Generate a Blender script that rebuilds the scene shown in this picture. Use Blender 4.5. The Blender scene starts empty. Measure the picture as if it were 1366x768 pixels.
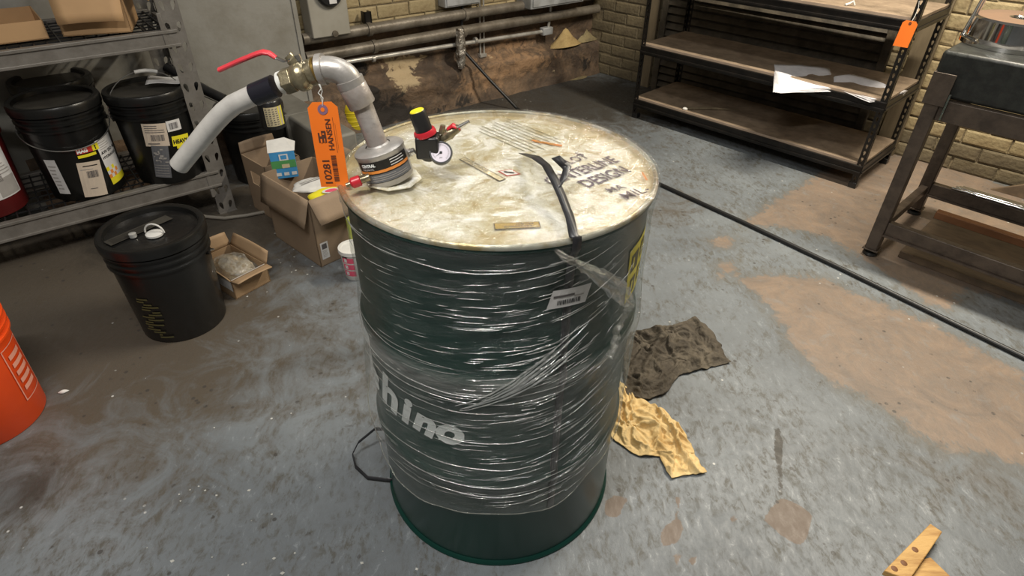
import bpy, bmesh, math, random
from mathutils import Vector, Matrix, noise, Euler
from math import sin, cos, pi, radians, sqrt, atan2, exp
random.seed(7)
SC = bpy.context.scene
COL = SC.collection

# ------------------------------------------------------------------ camera
cd = bpy.data.cameras.new('camera'); cam = bpy.data.objects.new('camera', cd); COL.objects.link(cam)
cd.sensor_width = 36.0; cd.lens = 21.208; cd.clip_start = 0.02; cd.clip_end = 50
cam.matrix_world = Matrix(((0.99986207, -0.01660824, 0, 0), (0.00969002, 0.58336609, -0.81215153, 0),
                           (0.0134884, 0.81203951, 0.58344656, 1.35418), (0, 0, 0, 1)))
SC.camera = cam
# ------------------------------------------------------------------ world, lights, exposure
w = bpy.data.worlds.new('world'); SC.world = w; w.use_nodes = True
w.node_tree.nodes['Background'].inputs[0].default_value = (1.0, 0.90, 0.76, 1)
w.node_tree.nodes['Background'].inputs[1].default_value = 0.105
def area(name, loc, target, sx, sy, power, col):
    l = bpy.data.lights.new(name, 'AREA'); l.shape = 'RECTANGLE'; l.size = sx; l.size_y = sy
    l.energy = power; l.color = col
    o = bpy.data.objects.new(name, l); COL.objects.link(o); o.location = loc
    d = Vector(target) - Vector(loc)
    o.rotation_euler = d.to_track_quat('-Z', 'Y').to_euler()
    return o
a1 = area('ceiling_tube_light', (1.76, 2.34, 2.6), (1.76, 2.34, 0), 1.3, 0.08, 96, (1.0, 0.90, 0.74))
a1.rotation_euler = Euler((0, 0, radians(-45)))
a2 = area('ceiling_tube_light', (-0.55, 0.15, 2.6), (-0.55, 0.15, 0), 1.2, 0.10, 43, (1.0, 0.97, 0.92))
a2.rotation_euler = Euler((0, 0, radians(20)))
a3 = area('ceiling_tube_light', (0.35, 1.75, 2.7), (0.35, 1.75, 0), 1.2, 0.10, 13, (1.0, 0.98, 0.92))
a3.rotation_euler = Euler((0, 0, radians(-30)))
SC.view_settings.view_transform = 'Standard'; SC.view_settings.look = 'None'
SC.view_settings.exposure = 0.25; SC.view_settings.gamma = 1.0; SC.view_settings.use_curve_mapping = False

# ------------------------------------------------------------------ materials
def c4(c): return (c[0], c[1], c[2], 1.0)
def M(name, col, rough=.5, metal=0., col2=None, scale=8., lo=.4, hi=.65, bump=0., bscale=60., spec=.5, coat=0., stretch=None, detail=4, rand=0.):
    m = bpy.data.materials.new(name); m.use_nodes = True
    nt = m.node_tree; N = nt.nodes; L = nt.links; b = N['Principled BSDF']
    b.inputs['Base Color'].default_value = c4(col); b.inputs['Roughness'].default_value = rough
    b.inputs['Metallic'].default_value = metal; b.inputs['Specular IOR Level'].default_value = spec
    b.inputs['Coat Weight'].default_value = coat; b.inputs['Coat Roughness'].default_value = .08
    tc = N.new('ShaderNodeTexCoord'); src = tc.outputs['Object']
    if stretch:
        mp = N.new('ShaderNodeMapping'); mp.inputs['Scale'].default_value = stretch; L.new(src, mp.inputs[0]); src = mp.outputs[0]
    out = None
    if col2 is None: col2 = tuple(max(0, x*.8) for x in col)
    n = N.new('ShaderNodeTexNoise'); n.inputs['Scale'].default_value = scale; n.inputs['Detail'].default_value = detail
    n.inputs['Roughness'].default_value = .65; L.new(src, n.inputs['Vector'])
    r = N.new('ShaderNodeValToRGB'); r.color_ramp.elements[0].position = lo; r.color_ramp.elements[1].position = hi
    r.color_ramp.elements[0].color = c4(col); r.color_ramp.elements[1].color = c4(col2)
    L.new(n.outputs[0], r.inputs[0]); out = r.outputs[0]
    if rand > 0:
        oi = N.new('ShaderNodeObjectInfo'); hs = N.new('ShaderNodeHueSaturation')
        mr = N.new('ShaderNodeMapRange'); mr.inputs[3].default_value = 1-rand; mr.inputs[4].default_value = 1+rand
        L.new(oi.outputs['Random'], mr.inputs[0]); L.new(mr.outputs[0], hs.inputs['Value']); L.new(out, hs.inputs['Color']); out = hs.outputs[0]
    L.new(out, b.inputs['Base Color'])
    if bump > 0:
        n2 = N.new('ShaderNodeTexNoise'); n2.inputs['Scale'].default_value = bscale; n2.inputs['Detail'].default_value = 5
        L.new(src, n2.inputs['Vector'])
        bp = N.new('ShaderNodeBump'); bp.inputs['Strength'].default_value = bump; bp.inputs['Distance'].default_value = .01
        L.new(n2.outputs[0], bp.inputs['Height']); L.new(bp.outputs[0], b.inputs['Normal'])
    return m

def nodes(m): return m.node_tree.nodes, m.node_tree.links
def mixc(N, L, fac, a, b):
    x = N.new('ShaderNodeMix'); x.data_type = 'RGBA'
    L.new(fac, x.inputs[0])
    for v, i in ((a, 6), (b, 7)):
        if isinstance(v, tuple): x.inputs[i].default_value = c4(v)
        else: L.new(v, x.inputs[i])
    return x.outputs[2]
def math_(N, L, op, a, b=None, clamp=False):
    x = N.new('ShaderNodeMath'); x.operation = op; x.use_clamp = clamp
    for v, i in ((a, 0), (b, 1)):
        if v is None: continue
        if isinstance(v, (int, float)): x.inputs[i].default_value = v
        else: L.new(v, x.inputs[i])
    return x.outputs[0]
def noise_(N, L, src, scale, detail=5, rough=.6, dist=0, sc=None, rot=None):
    if sc:
        mp = N.new('ShaderNodeMapping'); mp.inputs['Scale'].default_value = sc
        if rot: mp.inputs['Rotation'].default_value = rot
        L.new(src, mp.inputs[0]); src = mp.outputs[0]
    n = N.new('ShaderNodeTexNoise'); n.inputs['Scale'].default_value = scale; n.inputs['Detail'].default_value = detail
    n.inputs['Roughness'].default_value = rough; n.inputs['Distortion'].default_value = dist; L.new(src, n.inputs['Vector'])
    return n.outputs[0]
def ramp_(N, L, src, p0, p1, v0=0., v1=1.):
    r = N.new('ShaderNodeMapRange'); r.inputs[1].default_value = p0; r.inputs[2].default_value = p1
    r.inputs[3].default_value = v0; r.inputs[4].default_value = v1; r.clamp = True
    L.new(src, r.inputs[0]); return r.outputs[0]
def attr_(N, name):
    a = N.new('ShaderNodeAttribute'); a.attribute_name = name; return a.outputs['Fac']

def floor_mat():
    m = bpy.data.materials.new('painted_concrete'); m.use_nodes = True; N, L = nodes(m); b = N['Principled BSDF']
    P = N.new('ShaderNodeNewGeometry').outputs['Position']
    n1 = noise_(N, L, P, 2.2, 6); n2 = noise_(N, L, P, 14, 8, .7, .6); n3 = noise_(N, L, P, 60, 6, .7); n4 = noise_(N, L, P, 5, 8, .7, 1.5)
    n5 = noise_(N, L, P, 1.0, 9, .75, .35, sc=(46, 22, 1), rot=(0, 0, .9))
    base = mixc(N, L, ramp_(N, L, n1, .35, .65), (.128, .142, .153), (.190, .210, .224))
    base = mixc(N, L, math_(N, L, 'MULTIPLY', ramp_(N, L, n5, .48, .585, 0, .85), ramp_(N, L, n4, .42, .56, .12, 1.)), base, (.088, .084, .070))
    base = mixc(N, L, ramp_(N, L, n5, .42, .34, 0, .55), base, (.30, .325, .34))
    # dirt map
    d = math_(N, L, 'ADD', attr_(N, 'dirt'), math_(N, L, 'MULTIPLY', math_(N, L, 'SUBTRACT', n4, .5), 1.3))
    base = mixc(N, L, ramp_(N, L, d, .15, .60, 0, .92), base, (.088, .070, .050))
    wt = math_(N, L, 'ADD', attr_(N, 'wet_dark'), math_(N, L, 'MULTIPLY', math_(N, L, 'SUBTRACT', n4, .5), 1.0))
    base = mixc(N, L, ramp_(N, L, wt, .22, .62, 0, .85), base, (.040, .036, .030))
    # tan patches where the paint is worn off
    t = math_(N, L, 'ADD', attr_(N, 'tan'), math_(N, L, 'MULTIPLY', math_(N, L, 'SUBTRACT', n2, .5), .16))
    t = math_(N, L, 'ADD', t, math_(N, L, 'MULTIPLY', math_(N, L, 'SUBTRACT', n5, .5), .14))
    tanc = mixc(N, L, ramp_(N, L, n4, .35, .65), (.255, .188, .138), (.17, .135, .108))
    tanc = mixc(N, L, ramp_(N, L, n5, .50, .64, 0, .6), tanc, (.17, .145, .12)); tanc = mixc(N, L, ramp_(N, L, n2, .56, .7, 0, .6), tanc, (.22, .215, .205))
    fr = mixc(N, L, ramp_(N, L, t, -.07, -.005, 0, .5), base, (.12, .112, .092))
    base = mixc(N, L, ramp_(N, L, t, -.010, .016), fr, tanc)
    c = math_(N, L, 'ADD', attr_(N, 'chip'), math_(N, L, 'MULTIPLY', math_(N, L, 'SUBTRACT', n3, .5), .014))
    base = mixc(N, L, ramp_(N, L, c, -.002, .001), base, (.145, .110, .085))
    k = math_(N, L, 'ADD', attr_(N, 'crack'), math_(N, L, 'MULTIPLY', math_(N, L, 'SUBTRACT', n3, .5), .018))
    base = mixc(N, L, ramp_(N, L, k, -.002, .001), base, (.045, .042, .036))
    # white specks
    v = N.new('ShaderNodeTexVoronoi'); v.inputs['Scale'].default_value = 16; L.new(P, v.inputs['Vector'])
    sp = math_(N, L, 'MULTIPLY', ramp_(N, L, v.outputs['Distance'], .07, .05), ramp_(N, L, n1, .5, .56))
    base = mixc(N, L, sp, base, (.5, .5, .48))
    v2 = N.new('ShaderNodeTexVoronoi'); v2.inputs['Scale'].default_value = 23; L.new(P, v2.inputs['Vector'])
    sp2 = math_(N, L, 'MULTIPLY', ramp_(N, L, v2.outputs['Distance'], .16, .12), ramp_(N, L, n4, .5, .56))
    base = mixc(N, L, math_(N, L, 'MULTIPLY', sp2, .8), base, (.05, .045, .04))
    L.new(base, b.inputs['Base Color'])
    L.new(ramp_(N, L, n5, .3, .7, .34, .66), b.inputs['Roughness'])
    bp = N.new('ShaderNodeBump'); bp.inputs['Strength'].default_value = .35; bp.inputs['Distance'].default_value = .004
    L.new(math_(N, L, 'ADD', n5, math_(N, L, 'MULTIPLY', n3, .5)), bp.inputs['Height']); L.new(bp.outputs[0], b.inputs['Normal'])
    return m

def plaster_mat():
    m = bpy.data.materials.new('crumbling_plaster'); m.use_nodes = True; N, L = nodes(m); b = N['Principled BSDF']
    P = N.new('ShaderNodeTexCoord').outputs['Object']
    n1 = noise_(N, L, P, 3.0, 8, .7, .6); n2 = noise_(N, L, P, 11, 8, .7, .8); n3 = noise_(N, L, P, 40, 6)
    base = mixc(N, L, ramp_(N, L, n1, .4, .6), (.075, .050, .034), (.23, .15, .09))
    base = mixc(N, L, ramp_(N, L, n3, .4, .7, 0, .5), base, (.07, .055, .04))
    nn = math_(N, L, 'MULTIPLY', math_(N, L, 'SUBTRACT', n2, .5), 1.6)
    base = mixc(N, L, ramp_(N, L, math_(N, L, 'ADD', attr_(N, 'rust'), nn), .25, .5, 0, .95), base, (.36, .22, .12))
    base = mixc(N, L, ramp_(N, L, math_(N, L, 'ADD', attr_(N, 'pale'), nn), .45, .55, 0, .95), base, (.52, .40, .24))
    base = mixc(N, L, ramp_(N, L, math_(N, L, 'ADD', attr_(N, 'dark'), nn), .45, .6, 0, .95), base, (.018, .014, .011))
    L.new(base, b.inputs['Base Color']); b.inputs['Roughness'].default_value = .75
    bp = N.new('ShaderNodeBump'); bp.inputs['Strength'].default_value = .8; bp.inputs['Distance'].default_value = .02
    L.new(math_(N, L, 'ADD', n2, math_(N, L, 'MULTIPLY', n3, .4)), bp.inputs['Height']); L.new(bp.outputs[0], b.inputs['Normal'])
    return m

def film_mat(name, tint=(.93, .95, .94), haze=.05, base=.10, streak=True, scale=(1, 1, 1), bump=1.0):
    m = bpy.data.materials.new(name); m.use_nodes = True; N, L = nodes(m); N.remove(N['Principled BSDF'])
    out = [n for n in N if n.type == 'OUTPUT_MATERIAL'][0]
    tr = N.new('ShaderNodeBsdfTransparent'); tr.inputs[0].default_value = c4(tint)
    gl = N.new('ShaderNodeBsdfGlossy'); gl.inputs['Roughness'].default_value = .11; gl.inputs[0].default_value = (1, 1, 1, 1)
    df = N.new('ShaderNodeBsdfDiffuse'); df.inputs[0].default_value = (.85, .86, .82, 1)
    if streak:
        U = N.new('ShaderNodeUVMap').outputs[0]
        a = noise_(N, L, U, 1.0, 6, .65, 1.2, sc=(2.5, 24, 1)); c = noise_(N, L, U, 1.0, 6, .6, .6, sc=(7, 95, 1))
        h = math_(N, L, 'ADD', math_(N, L, 'MULTIPLY', a, 1.6), math_(N, L, 'MULTIPLY', c, .55))
    else:
        P = N.new('ShaderNodeTexCoord').outputs['Object']
        a = noise_(N, L, P, 9, 6, .65, 1.5); c = noise_(N, L, P, 34, 6, .6, 2.)
        h = math_(N, L, 'ADD', a, math_(N, L, 'MULTIPLY', c, .4))
    bp = N.new('ShaderNodeBump'); bp.inputs['Strength'].default_value = bump; bp.inputs['Distance'].default_value = .012
    L.new(h, bp.inputs['Height']); L.new(bp.outputs[0], gl.inputs['Normal']); L.new(bp.outputs[0], df.inputs['Normal'])
    m1 = N.new('ShaderNodeMixShader'); hz = ramp_(N, L, c, .35, .75, haze*.3, haze*2.2)
    if streak:
        oz = N.new('ShaderNodeSeparateXYZ'); L.new(N.new('ShaderNodeTexCoord').outputs['Object'], oz.inputs[0]); z_ = oz.outputs[2]
        lay = math_(N, L, 'MULTIPLY', ramp_(N, L, z_, .545, .56), ramp_(N, L, z_, .615, .60))
        lay = math_(N, L, 'ADD', math_(N, L, 'MULTIPLY', lay, .17), ramp_(N, L, z_, .60, .54, 0, .045))
        hz = math_(N, L, 'ADD', hz, math_(N, L, 'MULTIPLY', lay, ramp_(N, L, a, .35, .65, .5, 1.3)), True)
    L.new(hz, m1.inputs[0])
    L.new(tr.outputs[0], m1.inputs[1]); L.new(df.outputs[0], m1.inputs[2])
    lw = N.new('ShaderNodeLayerWeight'); lw.inputs[0].default_value = .25; L.new(bp.outputs[0], lw.inputs['Normal'])
    fac = math_(N, L, 'ADD', math_(N, L, 'MULTIPLY', lw.outputs['Fresnel'], .30), base, True)
    m2 = N.new('ShaderNodeMixShader'); L.new(fac, m2.inputs[0]); L.new(m1.outputs[0], m2.inputs[1]); L.new(gl.outputs[0], m2.inputs[2])
    L.new(m2.outputs[0], out.inputs[0])
    return m

def lid_mat():
    m = bpy.data.materials.new('stained_lid_paint'); m.use_nodes = True; N, L = nodes(m); b = N['Principled BSDF']
    P = N.new('ShaderNodeTexCoord').outputs['Object']
    n1 = noise_(N, L, P, 5.0, 7, .7, 1.0); n2 = noise_(N, L, P, 13, 8, .7, 1.8); n3 = noise_(N, L, P, 45, 7, .75, .8)
    base = mixc(N, L, ramp_(N, L, n1, .42, .60), (.64, .63, .55), (.48, .43, .28))
    base = mixc(N, L, ramp_(N, L, n2, .51, .60, 0, .95), base, (.78, .78, .75))
    base = mixc(N, L, ramp_(N, L, n2, .45, .36, 0, .85), base, (.36, .27, .11))
    base = mixc(N, L, ramp_(N, L, n3, .53, .66, 0, .55), base, (.30, .24, .12))
    # rim ring of amber residue
    sx = N.new('ShaderNodeSeparateXYZ'); L.new(P, sx.inputs[0])
    rr = math_(N, L, 'SQRT', math_(N, L, 'ADD', math_(N, L, 'POWER', sx.outputs[0], 2.), math_(N, L, 'POWER', sx.outputs[1], 2.)))
    rr = math_(N, L, 'ADD', rr, math_(N, L, 'MULTIPLY', math_(N, L, 'SUBTRACT', n1, .5), .12))
    base = mixc(N, L, ramp_(N, L, rr, .245, .285, 0, .6), base, (.40, .30, .13))
    L.new(base, b.inputs['Base Color']); b.inputs['Roughness'].default_value = .45
    bp = N.new('ShaderNodeBump'); bp.inputs['Strength'].default_value = .4; bp.inputs['Distance'].default_value = .006
    L.new(n2, bp.inputs['Height']); L.new(bp.outputs[0], b.inputs['Normal'])
    return m

MT = dict(
 floor=floor_mat(), plaster=plaster_mat(), film=film_mat('stretch_film', (.97, .98, .975), .018, .02, bump=.9), tail=film_mat('crumpled_film', (.93, .93, .90), .10, .14, False, bump=1.0), ridge=film_mat('film_ridges', (.9, .92, .92), .22, .30, False, bump=.3), lidfilm=film_mat('lid_film', (.99, .985, .96), .02, .045, False, bump=.9),
 bag=film_mat('clear_bag', (.9, .88, .8), .16, .12, False, bump=1.0), lid=lid_mat(),
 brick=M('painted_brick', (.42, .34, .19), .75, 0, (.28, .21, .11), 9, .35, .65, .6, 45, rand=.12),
 brick_dark=M('darker_brick', (.21, .17, .10), .8, 0, (.12, .095, .058), 8, .35, .65, .6, 45, rand=.16),
 mortar=M('grimy_mortar', (.27, .215, .125), .85, 0, (.14, .11, .07), 5, .35, .65, .8, 30),
 green=M('dark_green_paint', (.0035, .040, .030), .28, 0, (.0025, .029, .023), 3, .3, .7, .03, 8, spec=.35),
 rim=M('pale_rim_metal', (.42, .42, .36), .35, .5, (.30, .24, .12), 14, .45, .6, .2, 60),
 white=M('white_paint', (.90, .93, .92), .5), black=M('black_print', (.012, .012, .013), .5),
 strap=M('black_strap', (.02, .02, .022), .35, 0, (.035, .035, .04), 20, stretch=(1, 1, 1)),
 alu=M('cast_aluminium', (.44, .42, .40), .40, .5, (.34, .32, .295), 25, .35, .7, .06, 150),
 galv=M('worn_grey_pipe', (.44, .41, .39), .38, .45, (.34, .28, .24), 12, .4, .7, .2, 70),
 tubew=M('pale_aluminium_tube', (.70, .68, .64), .28, .35, (.58, .56, .53), 30, .35, .7, .03, 160),
 brass=M('dirty_brass', (.36, .31, .20), .30, .7, (.18, .155, .10), 30, .4, .65, .12, 120),
 gold=M('gold_ring', (.65, .42, .12), .25, .9), teflon=M('white_tape', (.7, .7, .66), .5),
 steel=M('bright_steel', (.62, .61, .59), .2, .95, (.5, .5, .5), 20), chrome=M('chrome', (.78, .78, .77), .09, 1.),
 redh=M('red_rubber_grip', (.60, .045, .06), .38), red=M('red_plastic', (.55, .02, .035), .35), blackp=M('black_plastic', (.012, .012, .013), .30, 0, (.02, .02, .02), 10),
 tape=M('black_tape_sleeve', (.015, .015, .022), .25), yellowp=M('yellow_plastic', (.85, .72, .03), .4), dial=M('pale_dial', (.72, .66, .74), .3),
 orange=M('orange_card', (.90, .20, .015), .55, 0, (.86, .18, .012), 5), tagtxt=M('dark_stamp_ink', (.10, .035, .02), .6), grom=M('grommet', (.35, .2, .3), .4, .3),
 lbl=M('beige_label', (.62, .52, .42), .55, 0, (.55, .47, .38), 14), lblw=M('white_label', (.72, .71, .70), .5), ink=M('grey_ink', (.12, .11, .11), .6), inkl=M('pale_ink', (.38, .36, .34), .6),
 lblor=M('orange_band', (.80, .28, .05), .5), lbly=M('yellow_label', (.85, .75, .03), .45), lblk=M('black_label', (.018, .016, .014), .35), lblg=M('grey_label', (.14, .145, .16), .5),
 lblred=M('red_logo', (.55, .04, .03), .5), amber=M('amber_label', (.48, .33, .07), .4), orstrip=M('orange_strip', (.70, .25, .05), .4), tanl=M('tan_label', (.6, .52, .33), .5), olive=M('olive_print', (.10, .095, .035), .6),
 pailk=M('black_pail_plastic', (.006, .0062, .006), .30, 0, (.010, .010, .0095), 6, .3, .7, .1, 30), dustlid=M('dusty_black_lid', (.045, .041, .033), .6, 0, (.022, .020, .017), 7, .4, .65),
 pailkk=M('scuffed_black_lid', (.008, .008, .008), .28, 0, (.020, .019, .017), 9, .5, .7, .1, 30),
 pailr=M('dark_red_pail', (.14, .012, .012), .4, 0, (.10, .01, .01), 6), pailo=M('orange_pail_plastic', (.86, .085, .008), .38, 0, (.78, .07, .008), 4, bump=.05, bscale=40),
 paleo=M('pale_orange_print', (.85, .38, .28), .5), wire=M('bail_wire', (.5, .5, .48), .3, .9),
 shelfg=M('grey_shelf_steel', (.195, .182, .165), .45, .2, (.15, .138, .122), 16, .4, .65, .1, 80), shelfk=M('black_shelf_steel', (.012, .011, .010), .4, .4, (.024, .020, .017), 20),
 board=M('particle_board', (.30, .225, .155), .7, 0, (.19, .14, .095), 14, .38, .62, .2, 200, detail=8), boardedge=M('pale_board_edge', (.42, .32, .24), .7),
 slat=M('dark_slats', (.105, .088, .064), .6, 0, (.05, .042, .03), 9, .4, .6, .3, 40), frame=M('weathered_wood', (.24, .19, .12), .7, 0, (.13, .10, .06), 10, stretch=(1, 1, .2)),
 stand=M('raw_brown_steel', (.115, .088, .068), .42, .3, (.065, .050, .040), 14, .4, .65, .2, 60), plate=M('brown_scuffed_board', (.17, .12, .075), .55, 0, (.10, .072, .048), 10, stretch=(1, 3, 1)),
 granite=M('black_stone', (.02, .021, .02), .38, 0, (.034, .037, .033), 30, bump=.2, bscale=40), copper=M('rusty_orange_steel', (.36, .17, .08), .5, .3), reflect_top=M('steel_brown_reflection', (.46, .30, .22), .28, .7, (.38, .26, .2), 6),
 card=M('brown_cardboard', (.36, .24, .135), .75, 0, (.31, .205, .115), 5, .35, .7, .08, 150), cardd=M('faded_cardboard', (.30, .215, .14), .75, 0, (.25, .18, .12), 5, .35, .7, .08, 150), carddark=M('inner_cardboard', (.25, .165, .095), .8), cardl=M('tan_cardboard', (.48, .30, .15), .7, 0, (.42, .26, .13), 5, .35, .7),
 blue=M('blue_print', (.06, .30, .62), .4), greenp=M('green_print', (.08, .30, .10), .4), whitec=M('white_card', (.70, .69, .66), .55),
 pink=M('pink_print', (.75, .10, .18), .45), tub=M('white_tub', (.74, .73, .70), .4), brownbag=M('brown_filling', (.26, .20, .13), .8, 0, (.40, .34, .25), 30),
 cabinet=M('grey_painted_sheet', (.30, .29, .26), .55, 0, (.23, .215, .18), 6, .42, .7, .1, 60), duct=M('dusty_grey_sheet', (.20, .192, .165), .6, 0, (.15, .142, .12), 5, .4, .65),
 pipe=M('dusty_steel_pipe', (.25, .22, .18), .45, .3, (.12, .10, .075), 8, .35, .65, .2, 60), conduit=M('galvanised_conduit', (.58, .56, .52), .35, .4, (.35, .33, .29), 10), elec=M('grey_enclosure', (.42, .43, .44), .45, .1, (.28, .285, .28), 10),
 elecl=M('light_grey_enclosure', (.36, .34, .29), .5, 0, (.32, .30, .25), 8), foil=M('crumpled_foil', (.5, .47, .42), .35, .7, (.2, .16, .12), 25, bump=.8, bscale=90), foam=M('sandy_heap', (.50, .36, .16), .85, 0, (.38, .26, .11), 12, bump=.6, bscale=50), foamy=M('yellowish_residue', (.30, .24, .12), .8, 0, (.18, .145, .08), 14, bump=.5, bscale=50),
 cable=M('black_cable', (.012, .012, .012), .42), greycable=M('grey_conduit_hose', (.24, .22, .185), .6),
 rag=M('oily_dark_rag', (.060, .048, .033), .8, 0, (.135, .112, .08), 13, .42, .68, .5, 90), ragy=M('yellow_rag', (.72, .53, .25), .75, 0, (.50, .31, .10), 9, .5, .72, .3, 90), wood=M('raw_yellow_wood', (.62, .38, .13), .6, 0, (.40, .21, .06), 7, .42, .62, .2, 60, stretch=(1, 6, 6)), knot=M('wood_knot', (.18, .07, .02), .6),
 paper=M('white_paper', (.78, .77, .80), .6), flake=M('pale_flake', (.5, .5, .46), .5), yell2=M('yellow_bottle', (.70, .55, .02), .4), ygreen=M('yellow_green_print', (.45, .50, .04), .5), glass=M('clear_lens', (.5, .5, .48), .1, .3), maroon=M('marker_ink', (.085, .06, .095), .6), pumpgrey=M('grey_pump_disc', (.30, .29, .27), .35, .6))

# ------------------------------------------------------------------ mesh kit
class MB:
    def __init__(s): s.v = []; s.f = []; s.mi = []; s.uv = None
    def add(s, vs, fs, mi=0):
        b = len(s.v); s.v += [tuple(v) for v in vs]
        for f in fs: s.f.append(tuple(b+i for i in f)); s.mi.append(mi)
        return s
    def box(s, c, d, rot=None, mi=0):
        R = rot.to_matrix() if isinstance(rot, Euler) else (rot or Matrix.Identity(3)); c = Vector(c)
        vs = [c + R @ Vector((x*d[0]/2, y*d[1]/2, z*d[2]/2)) for z in (-1, 1) for x, y in ((-1, -1), (1, -1), (1, 1), (-1, 1))]
        return s.add(vs, [(3, 2, 1, 0), (4, 5, 6, 7), (0, 1, 5, 4), (1, 2, 6, 5), (2, 3, 7, 6), (3, 0, 4, 7)], mi)
    def span(s, a, b, mi=0):
        return s.box([(a[i]+b[i])/2 for i in range(3)], [abs(b[i]-a[i]) for i in range(3)], None, mi)
    def tube(s, path, r, seg=12, caps=True, mi=0, flat=1.0, up=None):
        P = [Vector(p) for p in path]; n = len(P); rs = r if isinstance(r, (list, tuple)) else [r]*n
        T = [(P[min(i+1, n-1)]-P[max(i-1, 0)]).normalized() for i in range(n)]
        u = Vector(up) if up else (Vector((0, 0, 1)) if abs(T[0].z) < .9 else Vector((1, 0, 0)))
        u = (u - T[0]*u.dot(T[0])).normalized(); vs = []
        for i in range(n):
            u = (u - T[i]*u.dot(T[i])); u.normalize(); w_ = T[i].cross(u)
            for k in range(seg):
                a = 2*pi*k/seg; vs.append(P[i] + u*(rs[i]*cos(a)*flat) + w_*(rs[i]*sin(a)))
        fs = [(i*seg+k, i*seg+(k+1) % seg, (i+1)*seg+(k+1) % seg, (i+1)*seg+k) for i in range(n-1) for k in range(seg)]
        if caps: fs += [tuple(range(seg))[::-1], tuple((n-1)*seg+k for k in range(seg))]
        return s.add(vs, fs, mi)
    def lathe(s, prof, seg=48, c=(0, 0, 0), axis=None, mi=0):
        R = Vector(axis).normalized().to_track_quat('Z', 'Y').to_matrix() if axis else Matrix.Identity(3); c = Vector(c); vs = []
        for r_, z_ in prof:
            for k in range(seg):
                a = 2*pi*k/seg; vs.append(c + R @ Vector((r_*cos(a), r_*sin(a), z_)))
        n = len(prof)
        fs = [(i*seg+k, i*seg+(k+1) % seg, (i+1)*seg+(k+1) % seg, (i+1)*seg+k) for i in range(n-1) for k in range(seg)]
        return s.add(vs, fs, mi)
    def prism(s, poly, z0, z1, f=None, mi=0):
        n = len(poly); f = f or (lambda x, y, z: (x, y, z))
        vs = [f(x, y, z0) for x, y in poly] + [f(x, y, z1) for x, y in poly]
        return s.add(vs, [tuple(range(n))[::-1], tuple(range(n, 2*n))] + [(i, (i+1) % n, n+(i+1) % n, n+i) for i in range(n)], mi)
    def grid(s, nx, ny, f, mi=0):
        vs = [f(i/nx, j/ny) for j in range(ny+1) for i in range(nx+1)]
        return s.add(vs, [(j*(nx+1)+i, j*(nx+1)+i+1, (j+1)*(nx+1)+i+1, (j+1)*(nx+1)+i) for j in range(ny) for i in range(nx)], mi)
    def build(s, name, mats, parent=None, smooth=True, bevel=0, solid=0, loc=None, ang=40):
        me = bpy.data.meshes.new(name)
        off = parent.get('_o', (0, 0, 0)) if parent and s.__dict__.get('world') else None
        me.from_pydata(s.v, [], s.f)
        for m in (mats if isinstance(mats, (list, tuple)) else [mats]): me.materials.append(m)
        me.polygons.foreach_set('material_index', s.mi)
        me.polygons.foreach_set('use_smooth', [smooth]*len(s.f))
        if smooth: me.set_sharp_from_angle(angle=radians(ang))
        me.update()
        o = bpy.data.objects.new(name, me); COL.objects.link(o)
        if loc: o.location = loc
        if parent: o.parent = parent
        if solid: q = o.modifiers.new('s', 'SOLIDIFY'); q.thickness = solid; q.offset = 0
        if bevel: q = o.modifiers.new('b', 'BEVEL'); q.width = bevel; q.segments = 2; q.limit_method = 'ANGLE'
        return o

def tag(o, label=None, cat=None, group=None, kind=None):
    if label: o['label'] = label
    if cat: o['category'] = cat
    if group: o['group'] = group
    if kind: o['kind'] = kind
    return o
def thing(name, label, cat, loc=(0, 0, 0), rz=0., group=None):
    o = bpy.data.objects.new(name, None); COL.objects.link(o); o.location = loc; o.rotation_euler = (0, 0, radians(rz)); o.empty_display_size = .05
    return tag(o, label, cat, group)

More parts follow.
